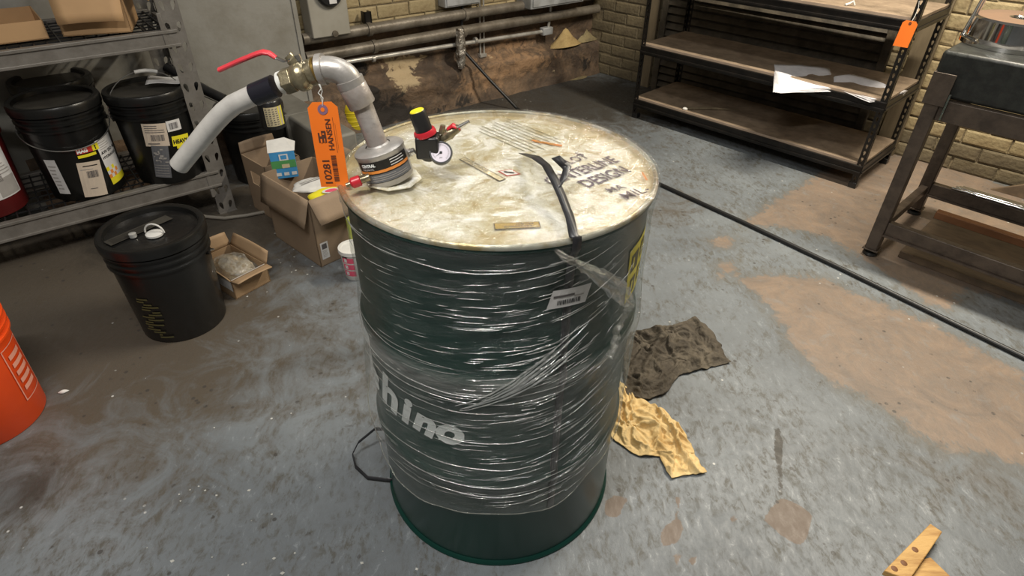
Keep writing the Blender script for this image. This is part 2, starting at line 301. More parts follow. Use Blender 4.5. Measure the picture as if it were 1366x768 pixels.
class Decal:
    """flat print (labels, lettering) laid on a surface through map(u, v, height)"""
    def __init__(s, fmap): s.m = fmap; s.mb = MB(); s.mats = []
    def mi(s, m):
        if m not in s.mats: s.mats.append(m)
        return s.mats.index(m)
    def rect(s, u0, v0, u1, v1, m, lay=1, n=1, skew=0):
        h = lay*.0004; nn = max(1, int(abs(u1-u0)/.012)); k = s.mi(m)
        s.mb.grid(nn, n, lambda a, b: s.m(u0+(u1-u0)*a+skew*b, v0+(v1-v0)*b, h), k); return s
    def poly(s, pts, m, lay=1):
        s.mb.add([s.m(u, v, lay*.0004) for u, v in pts], [tuple(range(len(pts)))], s.mi(m)); return s
    def text(s, txt, u, v, size, m, lay=2, rot=0., bold=0., sx=1., shear=0., align='LEFT'):
        c = bpy.data.curves.new('t', 'FONT'); c.body = txt; c.size = size; c.offset = bold; c.shear = shear; c.align_x = align; c.resolution_u = 3
        o = bpy.data.objects.new('t', c); COL.objects.link(o); dg = bpy.context.evaluated_depsgraph_get()
        me = bpy.data.meshes.new_from_object(o.evaluated_get(dg)); cr, sr = cos(rot), sin(rot)
        vs = [s.m(u+(p.co.x*sx)*cr-p.co.y*sr, v+(p.co.x*sx)*sr+p.co.y*cr, lay*.0004) for p in me.vertices]
        s.mb.add(vs, [tuple(f.vertices) for f in me.polygons], s.mi(m))
        bpy.data.objects.remove(o); bpy.data.curves.remove(c); bpy.data.meshes.remove(me); return s
    def bars(s, u0, v0, u1, v1, m, lay=2, vert=False, seed=1, n=16):
        r = random.Random(seed); t = 0.
        L_ = (v1-v0) if vert else (u1-u0); unit = L_/n/1.9
        while t < L_-unit*1.5:
            w_ = unit*r.choice((.6, .9, 1.5))
            if vert: s.rect(u0, v0+t, u1, v0+t+w_, m, lay)
            else: s.rect(u0+t, v0, u0+t+w_, v1, m, lay)
            t += w_+unit*r.choice((.6, .9, 1.2))
        return s
    def lines(s, u0, v0, u1, v1, n, m, lay=2, seed=1):
        r = random.Random(seed); dv = (v1-v0)/n
        for i in range(n): s.rect(u0, v0+dv*i+dv*.3, u0+(u1-u0)*r.uniform(.6, 1), v0+dv*i+dv*.62, m, lay)
        return s
    def build(s, name, parent): return s.mb.build(name, s.mats, parent, smooth=False)
def cylmap(R, az0, z0, tilt=0., cx=0., cy=0., lift=0., dR=0.):
    ct, st = cos(radians(tilt)), sin(radians(tilt))
    def f(u, v, h):
        uu, vv = u*ct-v*st, u*st+v*ct; Rz = R+dR*vv; a = radians(az0)+uu/Rz; rr = Rz+h+lift
        return (cx+rr*cos(a), cy+rr*sin(a), z0+vv)
    return f
def planemap(o, U, V):
    o, U, V = Vector(o), Vector(U).normalized(), Vector(V).normalized(); Nn = U.cross(V)
    return lambda u, v, h: tuple(o+U*u+V*v+Nn*h)
def V3(p): return Vector(p)

# =================================================================== THE SETTING
CX, CY = .558, 4.835; AA, BB = 39.5, -44.5
def wfun(a):
    ca, sa = cos(radians(a)), sin(radians(a))
    return lambda s, off, z: (CX + s*ca + off*sa, CY + s*sa - off*ca, z)
WA, WB = wfun(AA), wfun(BB)

def sdf(poly):
    def f(x, y):
        d = 1e9; ins = False; n = len(poly)
        for i in range(n):
            ax, ay = poly[i]; bx, by = poly[(i+1) % n]
            ex, ey = bx-ax, by-ay; wx, wy = x-ax, y-ay
            t = max(0, min(1, (wx*ex+wy*ey)/(ex*ex+ey*ey+1e-12)))
            d = min(d, (wx-ex*t)**2+(wy-ey*t)**2)
            if (ay > y) != (by > y) and x < (bx-ax)*(y-ay)/(by-ay+1e-12)+ax: ins = not ins
        d = sqrt(d); return d if ins else -d
    xs = [p[0] for p in poly]; ys = [p[1] for p in poly]
    return f, (min(xs), min(ys), max(xs), max(ys))
def field(polys, x, y, pad=.15):
    b = -1.
    for f, (x0, y0, x1, y1) in polys:
        if x0-pad < x < x1+pad and y0-pad < y < y1+pad: b = max(b, f(x, y))
    return max(b, -pad)
TAN = [sdf(p) for p in (
 [(0.897,1.972), (1.043,2.007), (1.243,1.982), (1.34,1.869), (1.512,1.714), (1.672,1.447), (1.579,1.14), (1.418,1.073), (1.312,1.122), (1.206,1.159), (1.14,1.288), (1.016,1.431), (0.973,1.577), (0.968,1.788)],
 [(1.042,2.406), (1.25,2.616), (1.539,2.891), (1.843,3.14), (2.355,3.318), (2.564,2.758), (2.043,1.772), (1.778,1.931), (1.713,1.855), (1.633,1.806), (1.566,1.837), (1.537,1.975), (1.463,2.136), (1.406,2.299), (1.241,2.392)],
 [(0.814,2.077), (0.944,2.132), (0.927,1.994), (0.816,1.969)], [(0.847,2.281), (0.941,2.348), (1.006,2.286), (0.936,2.179), (0.85,2.194)])]
CHIP = [sdf(p) for p in ([(0.251,0.948), (0.281,0.967), (0.311,0.958), (0.292,0.931), (0.28,0.901), (0.244,0.905)], [(0.374,0.857), (0.404,0.889), (0.43,0.904), (0.436,0.873), (0.416,0.838), (0.376,0.822)],
 [(0.391,0.799), (0.419,0.809), (0.4,0.778)], [(0.424,0.794), (0.452,0.8), (0.44,0.775)], [(0.429,0.965), (0.448,0.961), (0.436,0.938)], [(0.644,0.904), (0.708,0.966), (0.742,0.953), (0.775,0.919), (0.756,0.889), (0.734,0.852), (0.708,0.833), (0.678,0.855)], [(0.558,0.906), (0.582,0.911), (0.567,0.885)], [(0.423,0.914), (0.44,0.943), (0.426,0.893)])]
CRK = [sdf(p) for p in ([(0.777,1.2), (0.79,1.206), (0.781,1.151), (0.746,1.059), (0.717,0.971), (0.711,0.975), (0.738,1.071), (0.748,1.123)],)]
CRK = CRK + [sdf(p) for p in ([(0.063,3.736), (0.221,3.55), (0.21,3.501), (0.053,3.696)],)]
def gb(x, y, cx, cy, rx, ry=None): ry = ry or rx; return exp(-(((x-cx)/rx)**2+((y-cy)/ry)**2))
def build_floor():
    X0, X1, Y0, Y1, st = -2.6, 2.8, .45, 5.0, .0125
    nx, ny = int((X1-X0)/st), int((Y1-Y0)/st)
    me = bpy.data.meshes.new('floor')
    vs = []; A = {k: [] for k in ('tan', 'chip', 'crack', 'dirt', 'wet_dark')}
    for j in range(ny+1):
        y = Y0+j*st
        for i in range(nx+1):
            x = X0+i*st; vs.append((x, y, 0.))
            t = max(field(TAN[:2], x, y), field(TAN[2:], x, y)-.028)
            A['tan'].append(t); A['chip'].append(field(CHIP, x, y, .05)); A['crack'].append(field(CRK, x, y, .05))
            A['dirt'].append(1.1*gb(x, y, -1.65, 1.85, .65, .65)+.25*gb(x, y, -.7, 1.5, .5, .4)+.5*gb(x, y, -1.3, 2.5, .6, .6)+.35*gb(x, y, .4, 3.9, 1.2, .6)+.25*gb(x, y, -1.1, 1.1, .4)+.3*gb(x, y, .75, 2.6, .3)+.35*gb(x, y, 1.35, 1.15, .25, .35))
            A['wet_dark'].append(.95*gb(x, y, .30, 4.15, 1.0, .6)+.3*gb(x, y, -.9, 2.6, .4, .5)+.4*gb(x, y, -1.5, 1.0, .25)+.6*gb(x, y, -.3, 3.7, .5, .4)+.9*gb(x, y, -1.6, 2.3, .3)+.45*gb(x, y, -1.25, .95, .1))  # wet back corner, plus darker floor under the left shelf and near pails
    # far skirt
    fs = [(j*(nx+1)+i, j*(nx+1)+i+1, (j+1)*(nx+1)+i+1, (j+1)*(nx+1)+i) for j in range(ny) for i in range(nx)]
    n0 = len(vs); c = [0, nx, ny*(nx+1)+nx, ny*(nx+1)]
    vs += [(-6, -3, 0), (6, -3, 0), (6, 7, 0), (-6, 7, 0)]
    for k in range(4): fs.append((n0+k, n0+(k+1) % 4, c[(k+1) % 4], c[k]))
    for k in A: A[k] += [(-.15 if k == 'tan' else -.05 if k in ('chip', 'crack') else 0.)]*4
    me.from_pydata(vs, [], fs); me.materials.append(MT['floor'])
    for k in A: me.attributes.new(k, 'FLOAT', 'POINT').data.foreach_set('value', A[k])
    me.update(); o = bpy.data.objects.new('floor', me); COL.objects.link(o); tag(o, kind='structure')
build_floor()

# brick meshes: 18 triangles each, six uneven variants for each wall tone
def brick_meshes(mat, n=6):
    out = []
    for k in range(n):
        r = random.Random(k*13+5); j = lambda a: r.uniform(-a, a)
        L_, H_ = .203, .068; vs = []
        for (ins, y) in ((0, 0), (0, -.004), (.007, -.0075)):
            for sx, sz in ((-1, -1), (1, -1), (1, 1), (-1, 1)):
                vs.append((sx*(L_/2-ins)+j(.003), y+(j(.004) if y < -.012 else 0), sz*(H_/2-ins)+j(.0025)))
        fs = [(8, 9, 10, 11)]
        for b in (0, 4):
            for q in range(4): fs.append((b+q, b+(q+1) % 4, b+4+(q+1) % 4, b+4+q))
        me = bpy.data.meshes.new('brick'); me.from_pydata(vs, [], fs); me.materials.append(mat); me.update(); out.append(me)
    return out
BRL, BRD = brick_meshes(MT['brick']), brick_meshes(MT['brick_dark'])  # BRD is the same brick in a darker tone
def lay_bricks(parent, s0, s1, z0, z1, meshes, skip=None, y=0.):
    r = random.Random(int(z0*100)+3); z = z0+.037; row = 0
    while z < z1:
        x = s0 + (.105 if row % 2 else 0.)
        while x < s1:
            if not (skip and skip(x, z)):
                o = bpy.data.objects.new('brick', r.choice(meshes(x, z)) if callable(meshes) else r.choice(meshes)); COL.objects.link(o); o.parent = parent
                o.location = (x, y+r.uniform(-.004, .003), z+r.uniform(-.002, .002)); o.rotation_euler = (0, r.uniform(-.012, .012), 0)
            x += .210
        z += .0745; row += 1

wl = MB().span((-5.2, .0, 0), (.25, .2, 2.7)).build('wall_left', MT['mortar'], None, smooth=False); wl.location = (CX, CY, 0); wl.rotation_euler = (0, 0, radians(AA)); tag(wl, kind='structure')
wr = MB().span((-.0, .0, 0), (5.0, .2, 2.7)).build('wall_right', MT['mortar'], None, smooth=False); wr.location = (CX, CY, 0); wr.rotation_euler = (0, 0, radians(BB)); tag(wr, kind='structure')
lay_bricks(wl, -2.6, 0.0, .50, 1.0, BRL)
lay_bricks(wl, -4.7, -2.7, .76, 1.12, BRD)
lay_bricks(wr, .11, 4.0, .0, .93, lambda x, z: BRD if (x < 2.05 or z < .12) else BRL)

# crumbling plaster on the lower part of the left wall (a ledge at 0.24 m)
def pl_off(s, z):
    k = max(0., min(1., (z-.22)/.045)); ledge = .105*(1-k)+.012*k
    ledge += .03*max(0, 1-z/.08)
    v = Vector((s*2.2, z*5, 3.)); return max(.004, ledge + .022*noise.noise(v) + .012*noise.noise(v*3.1) + .006*noise.noise(v*8))
SP = [(-1.662,0.237), (-1.815,0.351), (-1.482,0.315), (-1.326,0.101), (-0.237,0.15)]
me = bpy.data.meshes.new('plaster'); nx, ny = 300, 36; vs = []; at = {'pale': [], 'dark': [], 'rust': []}
for j in range(ny+1):
    for i in range(nx+1):
        s = -3.6+3.6*i/nx; z = .54*j/ny; vs.append((s, -pl_off(s, z) if j < ny else .0, z))
        at['pale'].append(.75*gb(s, z, SP[0][0], SP[0][1], .13, .09)+.5*gb(s, z, SP[1][0], SP[1][1], .22, .035)+.45*gb(s, z, SP[2][0], SP[2][1], .2, .03)+.4*gb(s, z, -.28, .27, .14, .04)+.35*gb(s, z, -1.0, .25, .05)+.4*gb(s, z, -.45, .1, .025, .12))
        at['dark'].append(.6*gb(s, z, -1.78, .12, .16, .14)+.5*gb(s, z, -1.95, .25, .10, .2)+.5*gb(s, z, -1.5, .03, .5, .05)+.4*gb(s, z, -1.25, .2, .06, .2)+.35*gb(s, z, -.65, .06, .18, .05)+.55*gb(s, z, -.12, .1, .12, .1)+.35*gb(s, z, -1.4, .36, 1.0, .04))
        at['rust'].append(.5*gb(s, z, -.75, .18, .35, .10)+.35*gb(s, z, -1.15, .12, .2, .1)+.3*gb(s, z, -.8, .3, .3, .04))
me.from_pydata(vs, [], [(j*(nx+1)+i, j*(nx+1)+i+1, (j+1)*(nx+1)+i+1, (j+1)*(nx+1)+i) for j in range(ny) for i in range(nx)])
me.materials.append(MT['plaster']); me.polygons.foreach_set('use_smooth', [True]*len(me.polygons))
for k in at: me.attributes.new(k, 'FLOAT', 'POINT').data.foreach_set('value', at[k])
me.update(); o = bpy.data.objects.new('plaster', me); COL.objects.link(o); o.parent = wl

# =================================================================== SERVICES ON THE LEFT WALL
def on_a(name, label, cat, s, off, z, group=None): return thing(name, label, cat, WA(s, off, z), AA, group)
def pipe_run(name, label, s0, s1, off, z, r, mat, straps):
    t = on_a(name, label, 'pipe', s0, off, z)
    MB().tube([(0, 0, 0), ((s1-s0)*.5, 0, .004), (s1-s0, 0, 0)], r, 16).build('pipe_run', mat, t)
    for x in straps:
        MB().tube([(x-s0-.012, 0, 0), (x-s0+.012, 0, 0)], r*1.22, 16).build('coupling', mat, t)
    return t
pipe_run('steam_pipe', 'thick dusty steel pipe, uppermost of the three runs on the left wall', -2.25, -.02, .075, .545, .030, MT['pipe'], (-1.86, -1.2, -.35))
pipe_run('steam_pipe', 'thick dusty steel pipe, middle of the three runs on the left wall', -2.25, -.02, .075, .450, .030, MT['pipe'], (-1.84, -1.22))
t = on_a('electrical_conduit', 'slim bright conduit, lowest of the three runs, ending at a white elbow box', 'conduit', -1.97, .07, .365)
MB().tube([(-.45, 0, .03), (0, 0, .026), (.7, 0, .012), (1.42, 0, -.005)], .0125, 12).build('conduit_run', MT['conduit'], t)
MB().tube([(1.475, 0, 0), (1.49, -.0, .10), (1.49, .0, .20)], .010, 12).build('conduit_riser', MT['conduit'], t)
MB().box((1.46, 0, -.005), (.09, .045, .05)).build('elbow_box', MT['elec'], t, bevel=.006)
for x in (.12, .85): MB().tube([(x-.008, 0, .018), (x+.008, 0, .018)], .019, 12).build('clamp', MT['conduit'], t)
t = on_a('thin_conduit_pair', 'pair of thin upright conduits crossing behind the thick pipes', 'conduit', -1.04, .03, .25)
for x in (-.012, .018): MB().tube([(x, 0, 0), (x, 0, .75)], .006, 8).build('thin_conduit', MT['conduit'], t)
MB().box((.003, 0, .02), (.05, .03, .02)).build('clamp', MT['conduit'], t)
t = on_a('foil_wrapped_joint', 'crumpled foil wrapped joint hanging over the middle and lowest pipe runs', 'pipe wrap', -1.262, .10, .24)
def ff(a, b): 
    an = 2*pi*a; z = b*.24; r_ = .020+.014*sin(b*3.)+.009*noise.noise(Vector((cos(an)*2, sin(an)*2, b*7)))
    return (r_*cos(an), r_*sin(an)*.8-.01, z)
MB().grid(24, 30, ff).build('foil', MT['foil'], t)
t = on_a('electrical_box', 'grey steel enclosure above the white elbow box in the far corner', 'electrical box', -.50, .09, .535)
MB().span((-.24, -.075, 0), (.24, .075, .36)).build('enclosure', MT['elec'], t, bevel=.006)
MB().span((-.225, -.082, .012), (.225, -.076, .34)).build('cover', MT['elec'], t, bevel=.003)
t = on_a('small_enclosure', 'narrow dark grey enclosure at the top edge between meter and corner', 'electrical box', -1.22, .05, .600)
MB().span((-.13, -.04, 0), (.13, .04, .2)).build('enclosure', MT['elec'], t, bevel=.005); MB().span((-.12, -.046, .01), (.12, -.041, .19)).build('cover', MT['elec'], t)
t = on_a('meter_box', 'light grey meter box with a round black dial above the pipes', 'meter', -2.10, .07, .550)
MB().span((-.108, -.055, 0), (.108, .055, .36)).build('enclosure', MT['elecl'], t, bevel=.005)
MB().lathe([(.0, .0), (.070, .0), (.070, .02), (.060, .03), (0, .03)], 32, (.01, -.055, .215), (0, -1, 0)).build('dial', MT['blackp'], t)
MB().span((-.005, -.092, .165), (.035, -.086, .185)).build('dial_plate', MT['lblw'], t)
MB().lathe([(0, .0), (.016, 0), (.016, .01), (0, .012)], 16, (.015, -.055, .012), (0, -1, 0)).build('knockout', MT['pipe'], t)
t = on_a('wall_bracket', 'short dark steel bracket standing on the uppermost pipe', 'bracket', -1.855, .055, .575)
MB().span((-.022, -.02, 0), (.022, -.010, .06)).span((-.022, -.02, 0), (-.014, .02, .06)).span((.014, -.02, 0), (.022, .02, .06)).build('channel', MT['shelfk'], t)
t = on_a('wall_cabinet', 'tall dull grey sheet metal cabinet between left shelf and meter', 'cabinet', -2.98, .005, .0)
MB().span((-.70, -.085, .0), (.72, -.0, 1.5)).build('cabinet_body', MT['cabinet'], t, bevel=.004)
MB().span((.70, -.092, .0), (.722, -.082, 1.5)).build('edge_strip', MT['cabinet'], t)
# grey duct on the floor, running out from the wall
t = thing('sheet_metal_duct', 'low dusty grey duct lying on the floor behind the drum', 'duct', WA(-2.44, .02, 0), AA)
MB().prism([(-.10, 0), (.06, 0), (.085, -.80), (-.075, -.80)], .0, .295).build('duct_body', MT['duct'], t, bevel=.012)
MB().prism([(-.105, -.395), (.075, -.395), (.077, -.415), (-.103, -.415)], .0, .299).build('seam', MT['duct'], t, bevel=.002)
t = thing('yellow_jug', 'bright yellow plastic jug between the duct and the back wall', 'jug', (-0.955,3.494,0.02)+(0,) if False else ((-0.955,3.494,0.02)[0], (-0.955,3.494,0.02)[1], 0), 20)
MB().lathe([(0, 0), (.055, 0), (.062, .012), (.062, .13), (.055, .16), (.025, .185), (.02, .20), (.02, .215), (0, .215)], 28).build('jug_body', MT['yell2'], t)
MB().lathe([(0, .215), (.024, .212), (.024, .235), (0, .237)], 20).build('cap', MT['yellowp'], t)
for z in (.04, .065, .09, .115): MB().lathe([(.0615, z-.004), (.065, z), (.0615, z+.004)], 28).build('rib', MT['yell2'], t)
# sand heap and residue
t = MB().lathe([(.0, .115), (.02, .105), (.07, .05), (.13, .008), (.15, 0), (0, -.01)], 30).build('sand_heap', MT['foam'], None); t.location = WA(-.31, .055, .235); t.scale = (1.05, .42, 1.); t.rotation_euler = (0, 0, radians(AA)); tag(t, 'small peaked heap of yellow sand on the plaster ledge', 'sand heap')
t = MB()
def fp(a, b):
    an = 2*pi*a; r_ = b*(1+.3*noise.noise(Vector((cos(an)*1.5, sin(an)*1.5, 1)))); return (.21*r_*cos(an), .11*r_*sin(an), .022*(1-b*b)+.004*noise.noise(Vector((r_*cos(an)*6, r_*sin(an)*6, 2)))*(1-b)+.001)
t.grid(40, 8, fp); t = t.build('spilled_residue', MT['foamy'], None); t.location = ((0.363,4.628)[0], (0.363,4.628)[1], 0); t.rotation_euler = (0, 0, radians(20)); tag(t, 'pale yellowish spill of residue on the floor in the far corner', 'residue')
t = MB()
t.grid(30, 6, lambda a, b: (.11*b*cos(2*pi*a)*(1+.3*noise.noise(Vector((cos(2*pi*a), sin(2*pi*a), 5)))), .03*b*sin(2*pi*a), .07*(1-b)*(1+.4*noise.noise(Vector((a*9, b*4, 0))))))
t = t.build('rubble', MT['foamy'], None); t.location = WA(-.10, .06, .235); t.rotation_euler = (0, 0, radians(AA)); tag(t, 'grey-green crumbled rubble beside the sand heap on the ledge', 'rubble')

# black cable: down the wall, then straight across the floor to the right edge
t = thing('black_cable', 'long straight black cable from the back wall across the floor to the right', 'cable', ((0.015,3.872)[0], (0.015,3.872)[1], 0))
o0 = V3(t.location); wtop = V3(WA(-1.22, .055, .345))
fa = V3(((0.015,3.872)[0], (0.015,3.872)[1], .009)); fb = V3(((0.74,2.792)[0], (0.74,2.792)[1], .009)); fm = V3(((1.331,2.048)[0], (1.331,2.048)[1], .009)); fc = V3(((1.722,1.52)[0], (1.722,1.52)[1], .009)); fd = fc+(fc-fm)*.9
pts = [wtop, wtop.lerp(fa, .5)+V3((0, 0, -.005)), fa.lerp(wtop, .03), fa, fa.lerp(fb, .5), fb, fb.lerp(fm, .5)+V3((.004, .004, 0)), fm, fm.lerp(fc, .5), fc, fd]
MB().tube([p-o0 for p in pts], .0095, 12).build('cable_run', MT['cable'], t)
MB().tube([V3(WA(-1.20, .055, .9))-o0, V3(WA(-1.20, .055, .60))-o0, V3(WA(-1.215, .06, .48))-o0, V3(WA(-1.22, .055, .345))-o0], .009, 10).build('cable_drop', MT['cable'], t)
t = thing('grey_hose', 'thin grey hose lying on the floor behind the left shelf foot', 'hose', ((-1.302,2.382)[0], (-1.302,2.382)[1], 0))
o0 = V3(t.location)
MB().tube([V3(p)-o0 for p in ((-1.455,2.414,0.01), (-1.384,2.382,0.01), (-1.295,2.371,0.01), (-1.205,2.402,0.01), (-1.118,2.447,0.01), (-1.063,2.545,0.01))], .008, 10).build('hose_run', MT['greycable'], t)

# =================================================================== PERFORATED SHELF POSTS
def plate(mb, w_, h, cols, pitch, hw, hh, f, z0=0., slant=0.):
    n = int(h/pitch); cw = w_/cols
    for c in range(cols):
        for k in range(n):
            x0, z_ = c*cw, z0+k*pitch; cx, cz = x0+cw/2, z_+pitch/2; sl = slant*(1 if c % 2 else -1)
            O = [(cx, z_+pitch), (x0+cw, z_+pitch), (x0+cw, cz), (x0+cw, z_), (cx, z_), (x0, z_), (x0, cz), (x0, z_+pitch)]
            Hh = [(cx+sl*1.0, cz+hh), (cx+hw*.85+sl*.8, cz+hh*.75), (cx+hw+sl*.4, cz+hh*.25), (cx+hw*.45-sl*.6, cz-hh*.8), (cx-sl, cz-hh), (cx-hw*.45-sl*.6, cz-hh*.8), (cx-hw+sl*.4, cz+hh*.25), (cx-hw*.85+sl*.8, cz+hh*.75)]
            mb.add([f(*p) for p in O+Hh], [(i, (i+1) % 8, 8+(i+1) % 8, 8+i) for i in range(8)])
    return mb
def angle_post(name, parent, loc, w1, w2, h, sx, sy, cols, pitch, hw, hh, mat, slant=0.):
    mb = MB()
    plate(mb, w1, h, cols, pitch, hw, hh, lambda a, z: (loc[0]+sx*a, loc[1], z), slant=slant)
    plate(mb, w2, h, 1, pitch, hw, hh, lambda a, z: (loc[0], loc[1]+sy*a, z), slant=slant)
    return mb.build(name, mat, parent, smooth=False, solid=.0022)

# ---- left grey shelf
LS = thing('pallet_shelf', 'grey steel shelf unit at the left loaded with pails and cartons', 'shelf', (-1.284, 2.471, 0), 39.5)
LW, LD = 1.95, .46
for x, y, sx, sy in ((0, 0, -1, 1), (0, LD, -1, -1), (-LW, 0, 1, 1), (-LW, LD, 1, -1)):
    po = angle_post('post', LS, (x, y), .074, .045, 1.33, sx, sy, 2 if True else 1, .0762, .0080, .0185, MT['shelfg'], .0035)
    MB().span((x-.004 if sx > 0 else x-.074, y-.004 if sy > 0 else y-.045, 0), (x+.074 if sx > 0 else x+.004, y+.045 if sy > 0 else y+.004, .004)).build('foot_plate', MT['shelfg'], po)
def cbeam(parent, x0, x1, y, z0, z1, sy, mat, name='beam'):
    h = z1-z0; t_ = .003
    prof = [(0, z1), (.012*sy, z1), (.012*sy, z1-.010), (.030*sy, z1-.012), (.030*sy, z1-.016)]
    mb = MB().span((x0, y-.004*sy, z0+.008), (x1, y+.030*sy, z1-.010)).span((x0, y-.010*sy, z1-.012), (x1, y+.018*sy, z1)).span((x0, y-.010*sy, z0), (x1, y+.030*sy, z0+.011))
    return mb.build(name, mat, parent, smooth=False, bevel=.002)
for z0, z1 in ((.135, .207), (.731, .793)):
    cbeam(LS, -LW+.01, -.030, 0.0, z0, z1, 1, MT['shelfg'])
    cbeam(LS, -LW+.01, -.030, LD, z0, z1, -1, MT['shelfg'])
    for x in (-.012, -LW+.012): MB().span((x-.01, .02, z0+.01), (x+.01, LD-.02, z1-.012)).build('side_beam', MT['shelfg'], LS, bevel=.002)
    wd = MB()
    for i in range(48): wd.span((-LW+.04+i*.0395, .01, z1-.010), (-LW+.045+i*.0395, LD-.01, z1-.005))
    for i in range(8): wd.span((-LW+.03, .03+i*.057, z1-.015), (-.03, .035+i*.057, z1-.010))
    tag(wd.build('wire_deck', MT['black'], LS, smooth=False), kind='stuff')
for z in (.835, .19): MB().span((-.085, -.006, z-.1), (-.070, -.002, z+.02)).build('beam_clip', MT['shelfg'], LS, bevel=.002)

# ---- right black shelf
RS = thing('boltless_shelf', 'black slotted-angle shelf unit with particle board levels at the right wall', 'shelf', (.749, 3.782, 0), -45.2)
RW, RD = 1.39, .47
for x, y, sx, sy in ((0, 0, 1, 1), (RW, 0, -1, 1), (RW, RD, -1, -1), (0, RD, 1, -1)):
    po = angle_post('post', RS, (x, y), .030, .030, 1.36, sx, sy, 1, .034, .0055, .0115, MT['shelfk'])
    MB().span((min(x, x+sx*.034)-.002, min(y, y+sy*.034)-.002, 0), (max(x, x+sx*.034)+.002, max(y, y+sy*.034)+.002, .03)).build('foot_cap', MT['blackp'], po, bevel=.003)
for zt in (.133, .452, .805):
    for y, sy in ((.0, 1), (RD, -1)):
        mb = MB().span((.0, y-.003*sy, zt-.060), (RW, y+.004*sy, zt-.012)).span((0, y-.006*sy, zt-.020), (RW, y+.012*sy, zt-.013)).span((0, y-.009*sy, zt-.052), (RW, y+.004*sy, zt-.042)).span((0, y-.003*sy, zt-.062), (RW, y+.018*sy, zt-.058))
        mb.build('beam', MT['shelfk'], RS, smooth=False, bevel=.0015)
    for x, sx in ((.0, 1), (RW, -1)):
        MB().span((x-.003*sx, 0, zt-.060), (x+.004*sx, RD, zt-.012)).span((x-.008*sx, 0, zt-.050), (x+.003*sx, RD, zt-.040)).build('side_beam', MT['shelfk'], RS, smooth=False, bevel=.0015)
    bo = MB().span((.006, .008, zt-.012), (RW-.006, RD-.008, zt)).build('shelf_board', MT['board'], RS, smooth=False)
    MB().span((.006, .004, zt-.0125), (RW-.006, .0085, zt-.0005)).build('board_edge', MT['boardedge'], bo, smooth=False)
def RSw(x, y, z):
    a = radians(-45.2); return (.749+x*cos(a)-y*sin(a), 3.782+x*sin(a)+y*cos(a), z)
# papers draped over the middle board's front edge
def pline(P):
    P = [V3(p) for p in P]
    def g(t):
        t *= len(P)-1; i = min(int(t), len(P)-2); return P[i].lerp(P[i+1], t-i)
    return g
def sheaf(label, back, front, seed, n=4):
    gb_, gf = pline(back), pline(front); c = V3(gb_(.5)); t = thing('paper_sheaf', label, 'paper', tuple(c))
    for k in range(n):
        def f(u, v):
            p = gb_(u).lerp(gf(u), v); sag = -.004*sin(v*pi)*.5+.0035*noise.noise(Vector((u*3+k, v*3, seed)))
            fan = V3((.012*k*(v-.2)*(1 if seed == 1 else -.6), -.004*k*v, .0016*k-.0055*k*v*(.3+u)))
            return tuple(p-c+fan+V3((0, 0, max(sag, -.002) if v < .45 else sag)))
        MB().grid(14, 14, f).build('sheet', MT['paper'], t, solid=.0006)
sheaf('sheaf of white papers drooping over the shelf edge, left of the two', ((1.388,3.331,0.457), (1.531,3.325,0.457), (1.659,3.277,0.457)), ((1.234,2.906,0.446), (1.395,2.96,0.446), (1.558,2.992,0.446)), 1)
sheaf('sheaf of white papers drooping over the shelf edge, nearer the orange-tagged post', ((1.616,3.13,0.457), (1.724,3.174,0.457), (1.793,3.077,0.457), (1.814,3.005,0.457)), ((1.574,3.004,0.446), (1.63,2.915,0.446), (1.678,2.82,0.446), (1.911,2.964,0.446)), 2)
# small things on the shelf
t = thing('wooden_stick', 'thin pale wooden stick lying on the lowest board of the black shelf', 'stick', RSw(.33, .06, .134), 0)
o0 = V3(t.location); a_ = (1.01,3.55,0.134); b_ = (1.332,3.552,0.134)
MB().tube([V3(a_)-o0+V3((0, 0, .006)), (V3(a_)*.5+V3(b_)*.5)-o0+V3((0, 0, .008)), V3(b_)-o0+V3((0, 0, .003))], [.008, .009, .002], 8).build('stick', MT['frame'], t)
t = MB().lathe([(0, 0), (.014, 0), (.016, .006), (.010, .012), (0, .014)], 14).build('white_pebble', MT['whitec'], None); t.location = (1.014,3.55,0.134); tag(t, 'tiny white pebble at the end of the stick on the lowest board', 'pebble')
t = MB().tube([(-.02, 0, .004), (0, .004, .010), (.012, 0, .02), (.022, -.004, .004)], [.006, .005, .006, .004], 8).build('tissue_scrap', MT['whitec'], None); t.location = (1.541,3.047,0.805); tag(t, 'crumpled white scrap on the top board of the black shelf', 'scrap')
# blank orange tag on the post
def lot_tag(name, label, P, U, V, w_, h, mat):
    t = thing(name, label, 'tag', tuple(P)); U, V = V3(U).normalized(), V3(V).normalized(); Nn = U.cross(V); c = w_*.18
    poly = [(-w_/2, -h), (w_/2, -h), (w_/2, -c), (w_/2-c, 0), (-w_/2+c, 0), (-w_/2, -c)]
    MB().prism(poly, -.0004, .0004, lambda x, y, z: tuple(U*x+V*y+Nn*z)).build('tag_card', mat, t, smooth=False)
    return t, U, V, Nn
bx = V3(RSw(1.368, -.012, 0)); a_ = radians(-45.2)
P = V3((bx.x, bx.y, .800))+V3((-.018, -.028, 0)); t, U, V, Nn = lot_tag('lot_tag', 'blank orange card tag tied to the right front post of the black shelf', P, (cos(a_)*.9+.1, sin(a_)*.6, -.04), (.10, .06, 1), .058, .105, MT['orange'])
MB().tube([V3((.002, 0, -.008)), V3((.012, .006, .02)), V3((.018, .014, .05)), V3((.014, .02, .075))], .0012, 6).build('string', MT['whitec'], t)
MB().lathe([(.002, 0), (.0055, 0), (.0055, .001), (.002, .001)], 14, tuple(V*-.010+Nn*.0005), tuple(Nn)).build('grommet', MT['tagtxt'], t)

